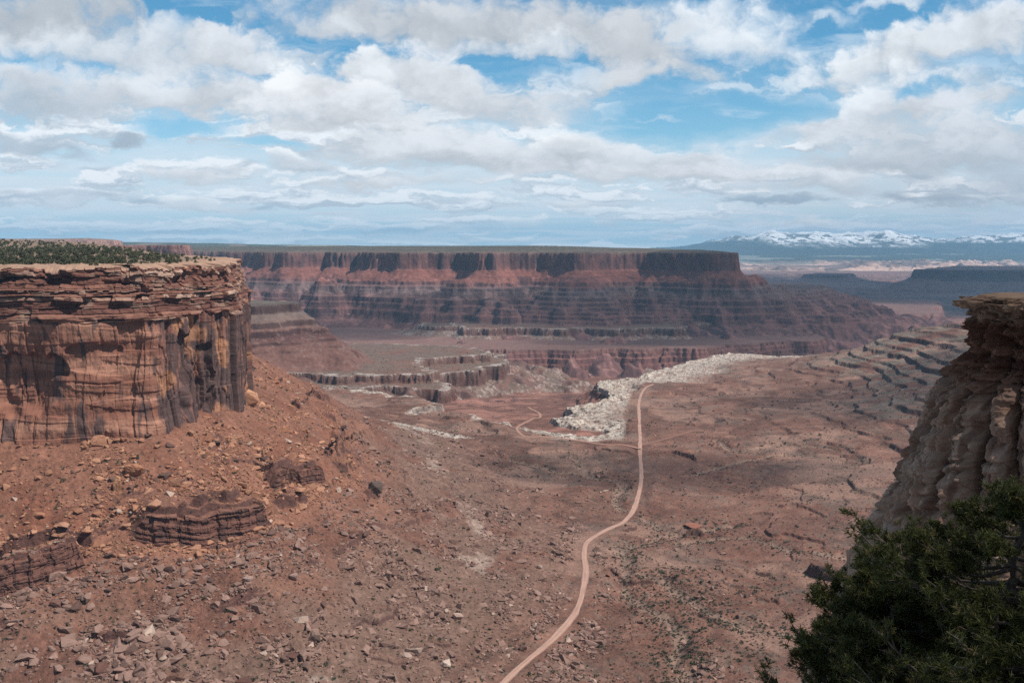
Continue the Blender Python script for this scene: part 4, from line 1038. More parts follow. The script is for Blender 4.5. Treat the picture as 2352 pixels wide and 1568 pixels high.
# ------------------------------------------------------------------ ledges of dark bedded rock standing out of the talus
def build_ledge_face(k, label):
    p, hgt, dep = LEDGES[k]
    path = smooth_path(p, 0.35)
    if path[-1, 0] < path[0, 0]: path = path[::-1]
    u = np.r_[0, np.cumsum(np.hypot(*np.diff(path, axis=0).T))]; n = len(u)
    t = np.gradient(path, axis=0); t /= np.linalg.norm(t, axis=1)[:, None]
    sm = np.ones(41)/41
    nx = np.convolve(np.pad(t[:, 1], 20, 'edge'), sm, 'valid'); ny = np.convolve(np.pad(-t[:, 0], 20, 'edge'), sm, 'valid')
    zb = base_near(path[:, 0]+nx*3, path[:, 1]+ny*3)[0]; zb = np.convolve(np.pad(zb, 30, 'edge'), np.ones(61)/61, 'valid')
    al = u/u[-1]; end = np.minimum(sst(al, 0, .14), sst(1-al, 0, .14))
    top = zb+hgt*(0.02+1.0*end)+1.2*fbm(u/14, u*0, 3, 900+k)-3.2*end*cell(np.floor((u+3*pn(u/9, u*0, k))/6.5), k)**2
    m = 56; v = np.linspace(0, 1, m)
    Uu = u[:, None]+0*v[None]; Zz = top[:, None]*(1-v)+(zb[:, None]-3.5)*v
    zr = Zz-zb[:, None]+0.8*fbm(Uu/22, Zz/6, 2, 910+k)+0.05*Uu
    edges = 40-np.cumsum(np.r_[0, np.random.default_rng(k+50).uniform(0.5, 2.2, 60)])
    li = np.searchsorted(-edges, -zr); lo = edges[np.clip(li-1, 0, 59)]; hi = edges[np.clip(li, 0, 60)]
    fr = np.clip((lo-zr)/(lo-hi), 0, 1)
    q = Uu+2.2*fbm(Uu/12, Zz/8, 2, 920+k)
    off = 0
    for w_, a_, sd in ((17.0, 4.2, 3), (7.5, 2.2, 5), (3.1, 0.8, 7)):
        i = np.floor(q/w_+sd*.31); f = q/w_+sd*.31-i
        off = off+a_*(cell(i+k*17, i*0+sd)-0.5)+0.4*a_*(f-.5)*(cell(i, i*0+sd+40)-.5)-np.exp(-(np.minimum(f, 1-f)*w_/0.35)**2)*a_*0.30*cell(i+k*5, i*0+sd+70)*sst(pn(Uu/9, Zz/5, 990+sd), -0.3, 0.2)
    off = off+(cell(li*7+k, li*0+3)-0.5)*1.6+(cell(np.floor(q/4), li*3)-0.5)*0.8-np.exp(-(fr/.14)**2)*0.6*cell(li*3+k, np.floor(q/11))
    off = off+0.7*fbm3(Uu/4, Zz/4, Zz*0+k, 3, 930)+1.6*v-0.6
    off = off*np.clip(end[:, None]*2.2, 0.15, 1)
    X = path[:, 0:1]+nx[:, None]*off; Y = path[:, 1:2]+ny[:, None]*off
    BX = []; BY = []; BZ = []
    for b in (9.0, 7.5, 6.0, 4.5, 3.2, 2.0, 0.9):
        o = off[:, 0]-b; xx = path[:, 0]+nx*o; yy = path[:, 1]+ny*o
        g = base_near(xx, yy)[0]
        zz = top+0.10*b-(3.0 if b > 8 else 1.2 if b > 7 else 0)
        BX.append(xx); BY.append(yy); BZ.append(zz+0.5*fbm(xx/4, yy/4, 3, 940))
    X = np.concatenate([np.stack(BX, 1), X], 1); Y = np.concatenate([np.stack(BY, 1), Y], 1); Z = np.concatenate([np.stack(BZ, 1), Zz], 1)
    c1 = np.array([.125, .060, .046]); c2 = np.array([.19, .092, .070]); c3 = np.array([.065, .038, .035])
    t1 = cell(li*5+k, li*0+9)[..., None]; c = c1*(1-t1)+c2*t1
    vn = sst(fbm(Uu/6, Zz/9, 3, 950+k)+0.5*(cell(np.floor(q/7.5+5*.31)+3, np.floor(q/7.5)*0)-.5), -.1, .35)[..., None]
    c = c*(1-.7*vn)+c3*.7*vn
    tp = np.array([.215, .105, .075])*(0.85+.35*fbm(X[:, :7]/6, Y[:, :7]/6, 3, 960))[..., None]
    c = np.concatenate([np.clip(tp, .05, .6), c], 1)
    o = mesh_from('rock_ledge', np.stack([X, Y, Z], -1).reshape(-1, 3), grid_faces(n, Z.shape[1])[:, ::-1], M_rock, c.reshape(-1, 3), smooth=False)
    tag(o, label, 'rock ledge', 'bedded rock ledges on the talus')
build_ledge_face(0, 'longest dark bedded rock ledge, mid slope between two shorter ledges')
build_ledge_face(1, 'short jointed dark rock ledge above the right end of the longest ledge')
build_ledge_face(2, 'reddish rock ledge running out of the picture low on the left talus')

# ------------------------------------------------------------------ the rock pinnacle on the right
def build_pinnacle():
    D = 70.0; k = D/FD
    cx = (2496-1176)*k; cy = D+3
    zdisp = lambda dy: -(dy-570)*k*1.0
    prof = [(686, 195), (692, 212), (700, 216), (712, 214), (722, 200), (733, 212), (742, 204), (752, 190), (775, 184), (800, 186), (830, 190), (860, 200), (890, 228), (930, 262), (980, 290), (1040, 306), (1100, 328), (1160, 360), (1215, 384), (1300, 420), (1420, 470), (1600, 530), (2200, 660), (4200, 1000)]
    zp = np.array([zdisp(a) for a, b in prof]); rp = np.array([b*k for a, b in prof])
    z = np.concatenate([np.linspace(zp[0], zdisp(760), 110), np.linspace(zdisp(760), zdisp(1350), 420)[1:], np.linspace(zdisp(1350), zdisp(4200), 120)[1:]])
    r0 = np.interp(-z, -zp, rp)
    th = np.concatenate([np.linspace(radians(95), radians(290), 900), np.linspace(radians(290), radians(455), 150)[1:]])   # denser on the side that is seen
    TH, ZZ = np.meshgrid(th, z, indexing='ij')
    R0 = r0[None, :]+0*TH
    low = sst(-ZZ, -zdisp(850), -zdisp(960))
    cap = sst(ZZ, zdisp(752), zdisp(735))
    nxx, nyy = np.cos(TH), np.sin(TH)
    q = TH+0.05*pn(ZZ/6.5, TH*2, 601)+0.02*low*np.sin(ZZ/3.1)+(ZZ+12)*0.016
    # bulging ribs separated by deep clefts
    def ribs(w, amp, sd):
        p = q/w+sd; i = np.floor(p); f = p-i
        hgt = 0.6+0.8*cell(i, i*0+sd*9)
        return amp*hgt*(np.sqrt(np.clip(1-(2*f-1)**2, 0.0, 1))-0.75)
    rb = ribs(0.27, 2.3, 1.3)+ribs(0.10, 0.40, 2.7)*sst(pn(TH*3, ZZ/6, 603), -0.3, 0.3)
    knob = 1.1*fbm3(nxx*2.6, nyy*2.6, ZZ/3.6, 3, 611)+0.5*np.maximum(0, fbm3(nxx*7, nyy*7, ZZ/1.3, 3, 613))
    pin = -0.9*np.exp(-((np.mod(ZZ+1.2*pn(TH*2.5, ZZ/9, 615), 5.3)-2.6)/0.35)**2)*sst(pn(TH*3.3, ZZ/4, 617), -0.2, 0.2)
    bed = 0.30*pn(ZZ/0.42, TH*2.2, 621)+0.14*pn(ZZ/0.15, TH*5, 623)
    wid = np.floor(ZZ/0.55+0.35*pn(TH*4, ZZ*0, 625)); blk = np.floor(TH/0.10+cell(wid)*9)
    slab = (cell(wid, wid*0+3)-0.5)*1.0+(cell(blk, wid)-0.5)*0.55
    neck = (1-low)*(1-cap)
    off = low*(rb+knob*0.75+pin+bed*0.12)+neck*(rb*0.35+knob*1.0+bed*1.6+pin*0.4)+cap*(slab+bed*0.8)
    hz = np.mod(ZZ+0.5*pn(TH*2.2, ZZ/6, 643), 2.7)-1.35
    crk = -0.35*np.exp(-(hz/0.13)**2)*sst(pn(TH*4.5, ZZ/3, 641), -0.1, 0.25)
    chip = 0.35*(cell(np.floor(q/0.07+2*pn(ZZ/2, TH*3, 645)), np.floor(ZZ/1.3+pn(TH*5, ZZ*0, 647)))-0.5)
    off = off+low*(crk+chip*0.9)+neck*chip*1.8+1.25*np.abs(fbm3(nxx*R0/2.3, nyy*R0/2.3, ZZ/2.0, 3, 649))+0.45*np.abs(fbm3(nxx*R0/0.7, nyy*R0/0.7, ZZ/0.5, 3, 653))-0.35
    R = R0+off
    X = cx+nxx*R; Y = cy+nyy*R*0.92
    Z = ZZ+0.12*fbm(X/1.5, Y/1.5, 3, 627)*cap
    # closed, slightly uneven top
    TX = []; TY = []; TZ = []
    for f in (0.02, 0.25, 0.5, 0.7, 0.85, 0.95, 0.985):
        TX.append(cx+nxx[:, 0]*R[:, 0]*f); TY.append(cy+nyy[:, 0]*R[:, 0]*f*0.92)
        TZ.append(z[0]+0.05+0.25*(1-f)+0.18*fbm(TX[-1]/1.6, TY[-1]/1.6, 3, 629)*(1 if f < 0.95 else 0.4))
    X = np.concatenate([np.stack(TX, 1), X], 1); Y = np.concatenate([np.stack(TY, 1), Y], 1); Zf = np.concatenate([np.stack(TZ, 1), Z], 1)
    n1 = fbm3(nxx*5, nyy*5, ZZ/4, 4, 631); n2 = fbm3(nxx*14, nyy*14, ZZ/1.3, 3, 633)
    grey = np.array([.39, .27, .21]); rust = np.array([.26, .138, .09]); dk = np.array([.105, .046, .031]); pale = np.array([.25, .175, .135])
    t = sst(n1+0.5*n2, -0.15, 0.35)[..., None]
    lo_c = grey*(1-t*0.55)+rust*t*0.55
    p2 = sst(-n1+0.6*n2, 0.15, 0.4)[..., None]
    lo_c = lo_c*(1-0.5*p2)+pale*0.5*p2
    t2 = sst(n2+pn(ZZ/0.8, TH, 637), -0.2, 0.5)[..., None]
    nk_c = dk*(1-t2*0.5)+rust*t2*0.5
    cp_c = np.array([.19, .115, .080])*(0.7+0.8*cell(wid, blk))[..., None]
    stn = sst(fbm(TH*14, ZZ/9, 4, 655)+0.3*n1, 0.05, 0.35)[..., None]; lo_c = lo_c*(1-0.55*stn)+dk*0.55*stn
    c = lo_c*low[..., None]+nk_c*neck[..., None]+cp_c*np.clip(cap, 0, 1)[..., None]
    c = np.concatenate([np.tile(np.array([.27, .175, .12]), (len(th), 7, 1)), c], 1)
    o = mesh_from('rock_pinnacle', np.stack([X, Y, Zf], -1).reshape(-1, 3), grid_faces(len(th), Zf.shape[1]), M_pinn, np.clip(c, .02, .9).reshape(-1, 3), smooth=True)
    tag(o, 'near sandstone pinnacle with flat slab cap and bulging ribs behind the pine trees', 'rock', kind='structure')
build_pinnacle()

# ------------------------------------------------------------------ boulders, rubble, scrub and mesa trees
def hull_rock(seed, flat=0.75, n=15):
    r = np.random.default_rng(seed); bm = bmesh.new()
    for _ in range(n):
        v = r.normal(size=3); v /= max(np.abs(v).max(), .01) if r.random() < .5 else np.linalg.norm(v)
        bm.verts.new(v*np.array([1, r.uniform(.7, .95), flat])*r.uniform(.85, 1))
    res = bmesh.ops.convex_hull(bm, input=bm.verts)
    bmesh.ops.delete(bm, geom=[g for g in res['geom_interior'] if isinstance(g, bmesh.types.BMVert)], context='VERTS')
    bmesh.ops.triangulate(bm, faces=bm.faces)
    bm.verts.index_update()
    v = np.array([q.co[:] for q in bm.verts]); f = np.array([[w.index for w in q.verts] for q in bm.faces]); bm.free()
    return v, f
ROCKS = [hull_rock(i, fl) for i, fl in enumerate((.8, .6, .45, .9, .7, .35, .55, .75))]
def leaf_blob(seed, n, h=1.0, w=1.0, size=0.3):
    r = np.random.default_rng(seed); V = []; F = []
    lobes = [(r.uniform(-.55, .55)*w, r.uniform(-.55, .55)*w, r.uniform(.25, .8)*h, r.uniform(.3, .55)) for _ in range(6)]
    for i in range(n):
        l = lobes[r.integers(6)]; d = r.normal(size=3); d /= np.linalg.norm(d)
        c = np.array([l[0], l[1], l[2]])+d*l[3]*r.uniform(.5, 1)*np.array([w, w, h*.75]); c[2] = max(c[2], .03)
        a, b = r.normal(size=3), r.normal(size=3); s = size*r.uniform(.6, 1.3)
        a = a/np.linalg.norm(a)*s; b = b/np.linalg.norm(b)*s*.8
        k = len(V); V += [c-a*.5, c+a*.5, c+b]; F.append((k, k+1, k+2))
    return np.array(V), np.array(F)
BUSH = [leaf_blob(40+i, 46, .8, 1.0, .55) for i in range(5)]
def juniper(seed):
    v, f = leaf_blob(seed, 150, 1.0, .62, .26); v = v+np.array([0, 0, .12])
    m = np.zeros(len(f), int); k = len(v)      # short trunk
    a = np.linspace(0, 2*pi, 6)[:-1]
    tv = np.concatenate([np.stack([.07*np.cos(a), .07*np.sin(a), 0*a-.15], 1), np.stack([.03*np.cos(a)+.05, .03*np.sin(a), 0*a+.7], 1)])
    tf = [(k+i, k+(i+1) % 5, k+5+i) for i in range(5)]+[(k+(i+1) % 5, k+5+(i+1) % 5, k+5+i) for i in range(5)]
    return np.vstack([v, tv]), np.vstack([f, tf]), np.r_[m, np.ones(10, int)]
JUN = [juniper(70+i) for i in range(5)]

def batch(shapes, pos, scale, rotz, tilt, pick, cols=None):
    """merge many copies into arrays for one mesh"""
    VV = []; FF = []; CC = []; b = 0
    for k, sh in enumerate(shapes):
        v, f = sh[0], sh[1]; sel = np.nonzero(pick == k)[0]
        if not len(sel): continue
        c, s = np.cos(rotz[sel])[:, None], np.sin(rotz[sel])[:, None]
        x = v[None, :, 0]*scale[sel, 0:1]; y = v[None, :, 1]*scale[sel, 1:2]; z = v[None, :, 2]*scale[sel, 2:3]
        ct, st = np.cos(tilt[sel])[:, None], np.sin(tilt[sel])[:, None]
        y, z = y*ct-z*st, y*st+z*ct
        P = np.stack([x*c-y*s+pos[sel, 0:1], x*s+y*c+pos[sel, 1:2], z+pos[sel, 2:3]], -1)
        VV.append(P.reshape(-1, 3)); n = len(v)
        FF.append((f[None]+(b+np.arange(len(sel))*n)[:, None, None]).reshape(-1, 3)); b += n*len(sel)
        if cols is not None: CC.append(np.repeat(cols[sel], n, 0))
    return np.vstack(VV), np.vstack(FF), (np.vstack(CC) if cols is not None else None)

def sample(n, seed, y0, y1, a0=-31, a1=31):
    r = np.random.default_rng(seed)
    az = np.radians(r.uniform(a0, a1, n)); d = 1/r.uniform(1/y1, 1/y0, n)
    return np.sin(az)*d, np.cos(az)*d, r

def build_rocks():
    x, y, r = sample(210000, 11, 480, 1500)
    z, rid, sv, lv = H(x, y)
    n1 = fbm(x/60, y/60, 3, 700); n2 = fbm(x/22, y/22, 3, 703)
    s = left_sdf(x, y)
    dens = np.where(rid == 2, 0.75, np.where(rid == 0, 0.06, 0))
    dens = np.where(s < 2, 0, dens)*(0.16+2.0*sst(n1+n2*.8, -.05, .5))
    dens += (rid == 0)*(s < 420)*0.25*sst(n1, 0, .4)
    for p, hgt, dep in LEDGES[:3]:
        d, al = line_dist(x, y, p); d = -d if p[-1, 0] < p[0, 0] else d
        dens += 0.8*sst(d, -38, -4)*(d < -2)
    # no rocks on the road
    dr = np.full(x.shape, 1e9)
    for p, _, _ in ROADS:
        for q in p[::2]: dr = np.minimum(dr, (x-q[0])**2+(y-q[1])**2)
    keep = (r.random(len(x)) < dens) & (dr > 90)
    x, y, z, s, rid = x[keep], y[keep], z[keep], s[keep], rid[keep]
    n = len(x)
    size = 0.62*(1-r.random(n)*0.995)**(-0.46); size = np.minimum(size, 4.4)*np.where(rid == 0, .75, 1)
    size *= np.where((s > 150) & (s < 260) & (x < -150), 1.25, 1)
    sc = size[:, None]*np.stack([r.uniform(.8, 1.5, n), r.uniform(.7, 1.1, n), r.uniform(.6, 1.0, n)], 1)
    rot = r.uniform(0, 2*pi, n); tilt = r.normal(0, .35, n); pick = r.integers(0, 8, n)
    up = s < 105
    a = np.where(up[:, None], np.array([[.31, .145, .088]]), np.array([[.20, .122, .098]]))
    b = np.where(up[:, None], np.array([[.38, .205, .132]]), np.array([[.29, .18, .145]]))
    t = r.random((n, 1)); cols = a*(1-t)+b*t
    dk = r.random(n) < .14; cols[dk] = np.array([.13, .075, .06]); wh = r.random(n) < .025; cols[wh] = np.array([.40, .29, .235])
    cols *= r.uniform(.8, 1.15, (n, 1))
    big = np.argsort(-size*1000/np.hypot(x, y))
    ind, rest = big[:276], big[276:]
    pos = np.stack([x, y, z+sc[:, 2]*.2], 1)
    V, F, C = batch(ROCKS, pos[rest], sc[rest], rot[rest], tilt[rest], pick[rest], cols[rest])
    tag(mesh_from('rubble', V, F, M_rock, C), 'small loose rocks scattered over the talus and valley floor', kind='stuff')
    kinds = [('orange', np.array([.35, .17, .105])), ('pinkish grey', np.array([.25, .155, .125])), ('dark red brown', np.array([.12, .06, .047])), ('pale', np.array([.42, .31, .25]))]
    protos = {}
    for i in ind:
        k = 3 if wh[i] else 2 if dk[i] else 0 if up[i] else 1
        key = (k, pick[i])
        if key not in protos:
            v, f = ROCKS[pick[i]]
            o = mesh_from('boulder', v, f, M_rock, np.tile(kinds[k][1], (len(v), 1))); protos[key] = o
        else:
            o = protos[key].copy(); col.objects.link(o)
        o.location = pos[i]; o.scale = sc[i]; o.rotation_euler = (tilt[i], tilt[i]*.4, rot[i])
        where = 'upper talus below the tall cliff' if up[i] else ('lower talus slope' if rid[i] == 2 else 'valley floor near the talus foot')
        tag(o, f"{kinds[k][0]} angular boulder lying on the {where}", 'boulder', f"{kinds[k][0]} boulders on the {where}")
build_rocks()

# a few boulders large enough to tell apart
def big_boulder(dx, dy, wpx, hpx, label, rgb, seed, layered=False, rz=0.3, flat=0.8, tilt=0.1):
    x, y = trace(dx, dy, lambda X, Y: H(X, Y)[0], 420, 1700, 900)
    z = H(np.array([x]), np.array([y]))[0][0]; k = np.hypot(x, y)/FD
    bm = bmesh.new(); v, f = hull_rock(seed, flat, 22)
    vs = [bm.verts.new(q) for q in v]
    for t in f: bm.faces.new([vs[i] for i in t])
    bmesh.ops.subdivide_edges(bm, edges=bm.edges, cuts=4, use_grid_fill=True)
    P = np.array([q.co[:] for q in bm.verts])
    nrm = P/np.maximum(np.linalg.norm(P, axis=1), .1)[:, None]
    d = 0.07*fbm3(P[:, 0]*2, P[:, 1]*2, P[:, 2]*2, 4, seed)
    if layered: d = d-0.06*(np.abs(np.mod(P[:, 2]*4.2+0.3*P[:, 0], 1)-.5) < .13)+0.05*(cell(np.floor(P[:, 2]*4.2+0.3*P[:, 0]))-0.5)
    P = P+nrm*d[:, None]
    for q, p in zip(bm.verts, P): q.co = p
    me = bpy.data.meshes.new('boulder'); bm.to_mesh(me); bm.free()
    a = me.color_attributes.new('Col', 'FLOAT_COLOR', 'POINT'); c = np.ones((len(P), 4), np.float32)
    c[:, :3] = np.array(rgb)[None]*(0.85+0.3*cell(np.floor(P[:, 2]*4.2), 3))[:, None]; a.data.foreach_set('color', c.ravel())
    me.materials.append(M_rock)
    o = bpy.data.objects.new('boulder', me); col.objects.link(o)
    o.location = (x, y, z+hpx*k*.25); o.scale = (wpx*k*.5, wpx*k*.42, hpx*k*.62); o.rotation_euler = (tilt, tilt*.6, rz)
    tag(o, label, 'boulder', 'large fallen boulders')
big_boulder(310, 1092, 44, 36, 'large layered orange boulder, widest block on the upper talus', (.36, .17, .10), 201, True, .2, .75, .05)
big_boulder(271, 1128, 22, 44, 'tall upright layered orange boulder beside the widest block', (.40, .21, .12), 202, True, .6, .9, .1)
big_boulder(228, 1020, 36, 26, 'blocky orange boulder right below the cliff foot', (.42, .21, .13), 203, True, .1)
big_boulder(355, 1165, 30, 24, 'rounded orange boulder split in two above the long rock ledge', (.43, .23, .15), 204)
big_boulder(570, 928, 42, 44, 'big smooth orange boulder leaning at the foot of the dark cliff corner', (.45, .24, .15), 205, False, .5, .8, .4)
big_boulder(720, 1468, 32, 26, 'large dark shadowed boulder low on the grey talus', (.20, .13, .105), 206)
big_boulder(862, 1128, 36, 30, 'dark square block standing on the grey lower slope', (.13, .095, .08), 207, True, .1, .9, .02)
big_boulder(128, 1395, 24, 22, 'dark red block just under the lower left rock ledge', (.16, .085, .068), 208)
big_boulder(568, 1335, 30, 22, 'pinkish slab boulder in the boulder field under the long ledge', (.33, .225, .19), 209, False, .8, .5)
big_boulder(675, 1330, 26, 20, 'pinkish square boulder at the edge of the boulder field', (.33, .22, .185), 210)
big_boulder(1000, 1255, 20, 24, 'dark red block at the foot of the talus beside the flats', (.20, .105, .085), 211)
big_boulder(985, 1172, 24, 16, 'tilted slab on the bright pink flat at the slope foot', (.30, .20, .15), 212, False, 1.0, .5, .4)
big_boulder(1240, 1305, 16, 12, 'flat pale boulder on the valley floor left of the road', (.40, .30, .25), 213)
big_boulder(1050, 1420, 30, 20, 'pale square boulder alone on the flats left of the road', (.40, .28, .23), 214)
big_boulder(1022, 1530, 26, 20, 'pale boulder on red slabs at the bottom of the valley floor', (.48, .38, .32), 215)
big_boulder(1592, 1212, 50, 13, 'long red rock outcrop alone on the pale flat right of the road', (.27, .115, .08), 216, True, .05, .6, .03)

def build_scrub():
    x, y, r = sample(90000, 23, 480, 2900)
    z, rid, sv, lv = H(x, y)
    n1 = fbm(x/110, y/110, 3, 720); n2 = fbm(x/35, y/35, 3, 723); s = left_sdf(x, y)
    wsh = 1-sst(wash_dist(x, y)+6*n2, 6, 26)
    dens = 1.5*np.where(rid == 0, .07+.28*sst(n1+n2*.6, .05, .5)+.65*wsh, np.where((rid == 2) & (s > 2), .05+.10*sst(n1+n2, .1, .5), np.where((rid == 6), .35, np.where((rid == 1) & (y > 1500), .07, 0))))
    dr = np.full(x.shape, 1e9)
    for p, _, _ in ROADS:
        for q in p[::2]: dr = np.minimum(dr, (x-q[0])**2+(y-q[1])**2)
    keep = (r.random(len(x)) < dens) & (dr > 70)
    x, y, z, rid, s = x[keep], y[keep], z[keep], rid[keep], s[keep]; n = len(x)
    size = 0.68*(1-r.random(n)*0.98)**(-0.32); size = np.minimum(size, 2.3)*np.where(y > 1400, 1.35, 1)
    sc = size[:, None]*np.stack([np.ones(n), np.ones(n), r.uniform(.8, 1.25, n)], 1)
    rot = r.uniform(0, 2*pi, n); pick = r.integers(0, 5, n)
    pos = np.stack([x, y, z-.05], 1)
    order = np.argsort(-size/np.hypot(x, y)); ind, rest = order[:292], order[292:]
    V, F, _ = batch(BUSH, pos[rest], sc[rest], rot[rest], 0*rot[rest], pick[rest])
    tag(mesh_from('scrub', V, F, M_scrub), 'low dark desert scrub dotted over the valley and slopes', kind='stuff')
    protos = {}
    for i in ind:
        if pick[i] not in protos:
            v, f = BUSH[pick[i]]; o = mesh_from('desert_shrub', v, f, M_juniper); protos[pick[i]] = o
        else:
            o = protos[pick[i]].copy(); col.objects.link(o)
        o.location = pos[i]; o.scale = sc[i]; o.rotation_euler = (0, 0, rot[i])
        where = 'talus slope' if rid[i] == 2 else ('valley floor right of the road' if x[i] > 60 else 'valley floor left of the road')
        tag(o, f"small dark green shrub growing on the {where}", 'shrub', f"shrubs on the {where}")
build_scrub()

def build_mesa_trees():
    x, y, r = sample(70000, 31, 640, 2600, -32, -6)
    s = left_sdf(x, y)
    n1 = fbm(x/130, y/90, 3, 740); n2 = fbm(x/40, y/40, 2, 743)
    dpt = sst(-s, 8, 100); az = x/y*FD+1176
    dens = (s < -12)*(0.10+0.9*dpt)*sst(n1+n2*.6+0.25-0.42*sst(az, 260, 520), -.12, .35)
    keep = r.random(len(x)) < dens*0.115
    x, y = x[keep], y[keep]; n = len(x)
    z = np.where(left_sdf(x, y) < -30, H(x, y)[0], -13.0)
    hgt = r.uniform(2.4, 5.2, n)*(0.8+.4*sst(-left_sdf(x, y), 30, 200)); sc = np.stack([hgt*r.uniform(.85, 1.3, n)]*2+[hgt], 1)
    rot = r.uniform(0, 2*pi, n); pick = r.integers(0, 5, n); pos = np.stack([x, y, z-.1], 1)
    order = np.argsort(-hgt/np.hypot(x, y)); ind, rest = order[:298], order[298:]
    if len(rest):
        V, F, _ = batch(JUN, pos[rest], sc[rest], rot[rest], 0*rot[rest], pick[rest])
        tag(mesh_from('woodland', V, F, M_juniper), 'dark juniper woodland covering the back of the left mesa top', kind='stuff')
    protos = {}
    for i in ind:
        if pick[i] not in protos:
            v, f, m = JUN[pick[i]]; o = mesh_from('juniper_tree', v, f, None, mats=[M_juniper, M_bark], midx=m); protos[pick[i]] = o
        else:
            o = protos[pick[i]].copy(); col.objects.link(o)
        o.location = pos[i]; o.scale = sc[i]; o.rotation_euler = (0, 0, rot[i])
        tag(o, 'small dark green juniper growing on the flat mesa top above the tall cliff', 'tree', 'junipers on the left mesa top')
build_mesa_trees()

# ------------------------------------------------------------------ the two pinyon pines below the viewpoint
M_needle = bpy.data.materials.new('pine_needles'); M_needle.use_nodes = True
def needle_mat():
    t = M_needle.node_tree; t.nodes.clear()
    at = t.nodes.new('ShaderNodeAttribute'); at.attribute_name = 'Col'
    p = t.nodes.new('ShaderNodeBsdfPrincipled'); p.inputs['Roughness'].default_value = 0.55; p.inputs['Specular IOR Level'].default_value = 0.3
    t.links.new(at.outputs['Color'], p.inputs['Base Color'])
    tr = t.nodes.new('ShaderNodeBsdfTranslucent'); t.links.new(at.outputs['Color'], tr.inputs[0])
    mx = t.nodes.new('ShaderNodeMixShader'); mx.inputs[0].default_value = 0.2
    t.links.new(p.outputs[0], mx.inputs[1]); t.links.new(tr.outputs[0], mx.inputs[2])
    o = t.nodes.new('ShaderNodeOutputMaterial'); t.links.new(mx.outputs[0], o.inputs[0])
needle_mat()
def tube(pts, rad, n=7):
    pts = np.asarray(pts, float); rad = np.asarray(rad, float)
    t = np.gradient(pts, axis=0); t /= np.maximum(np.linalg.norm(t, axis=1), 1e-6)[:, None]
    ref = np.where(np.abs(t[:, 2:3]) > .9, np.array([[1., 0, 0]]), np.array([[0, 0, 1.]]))
    a = np.cross(t, ref); a /= np.linalg.norm(a, axis=1)[:, None]; b = np.cross(t, a)
    th = np.linspace(0, 2*pi, n, endpoint=False)
    V = pts[:, None]+rad[:, None, None]*(a[:, None]*np.cos(th)[None, :, None]+b[:, None]*np.sin(th)[None, :, None])
    F = []
    for i in range(len(pts)-1):
        for j in range(n): F.append((i*n+j, i*n+(j+1) % n, (i+1)*n+(j+1) % n, (i+1)*n+j))
    return V.reshape(-1, 3), np.array(F)
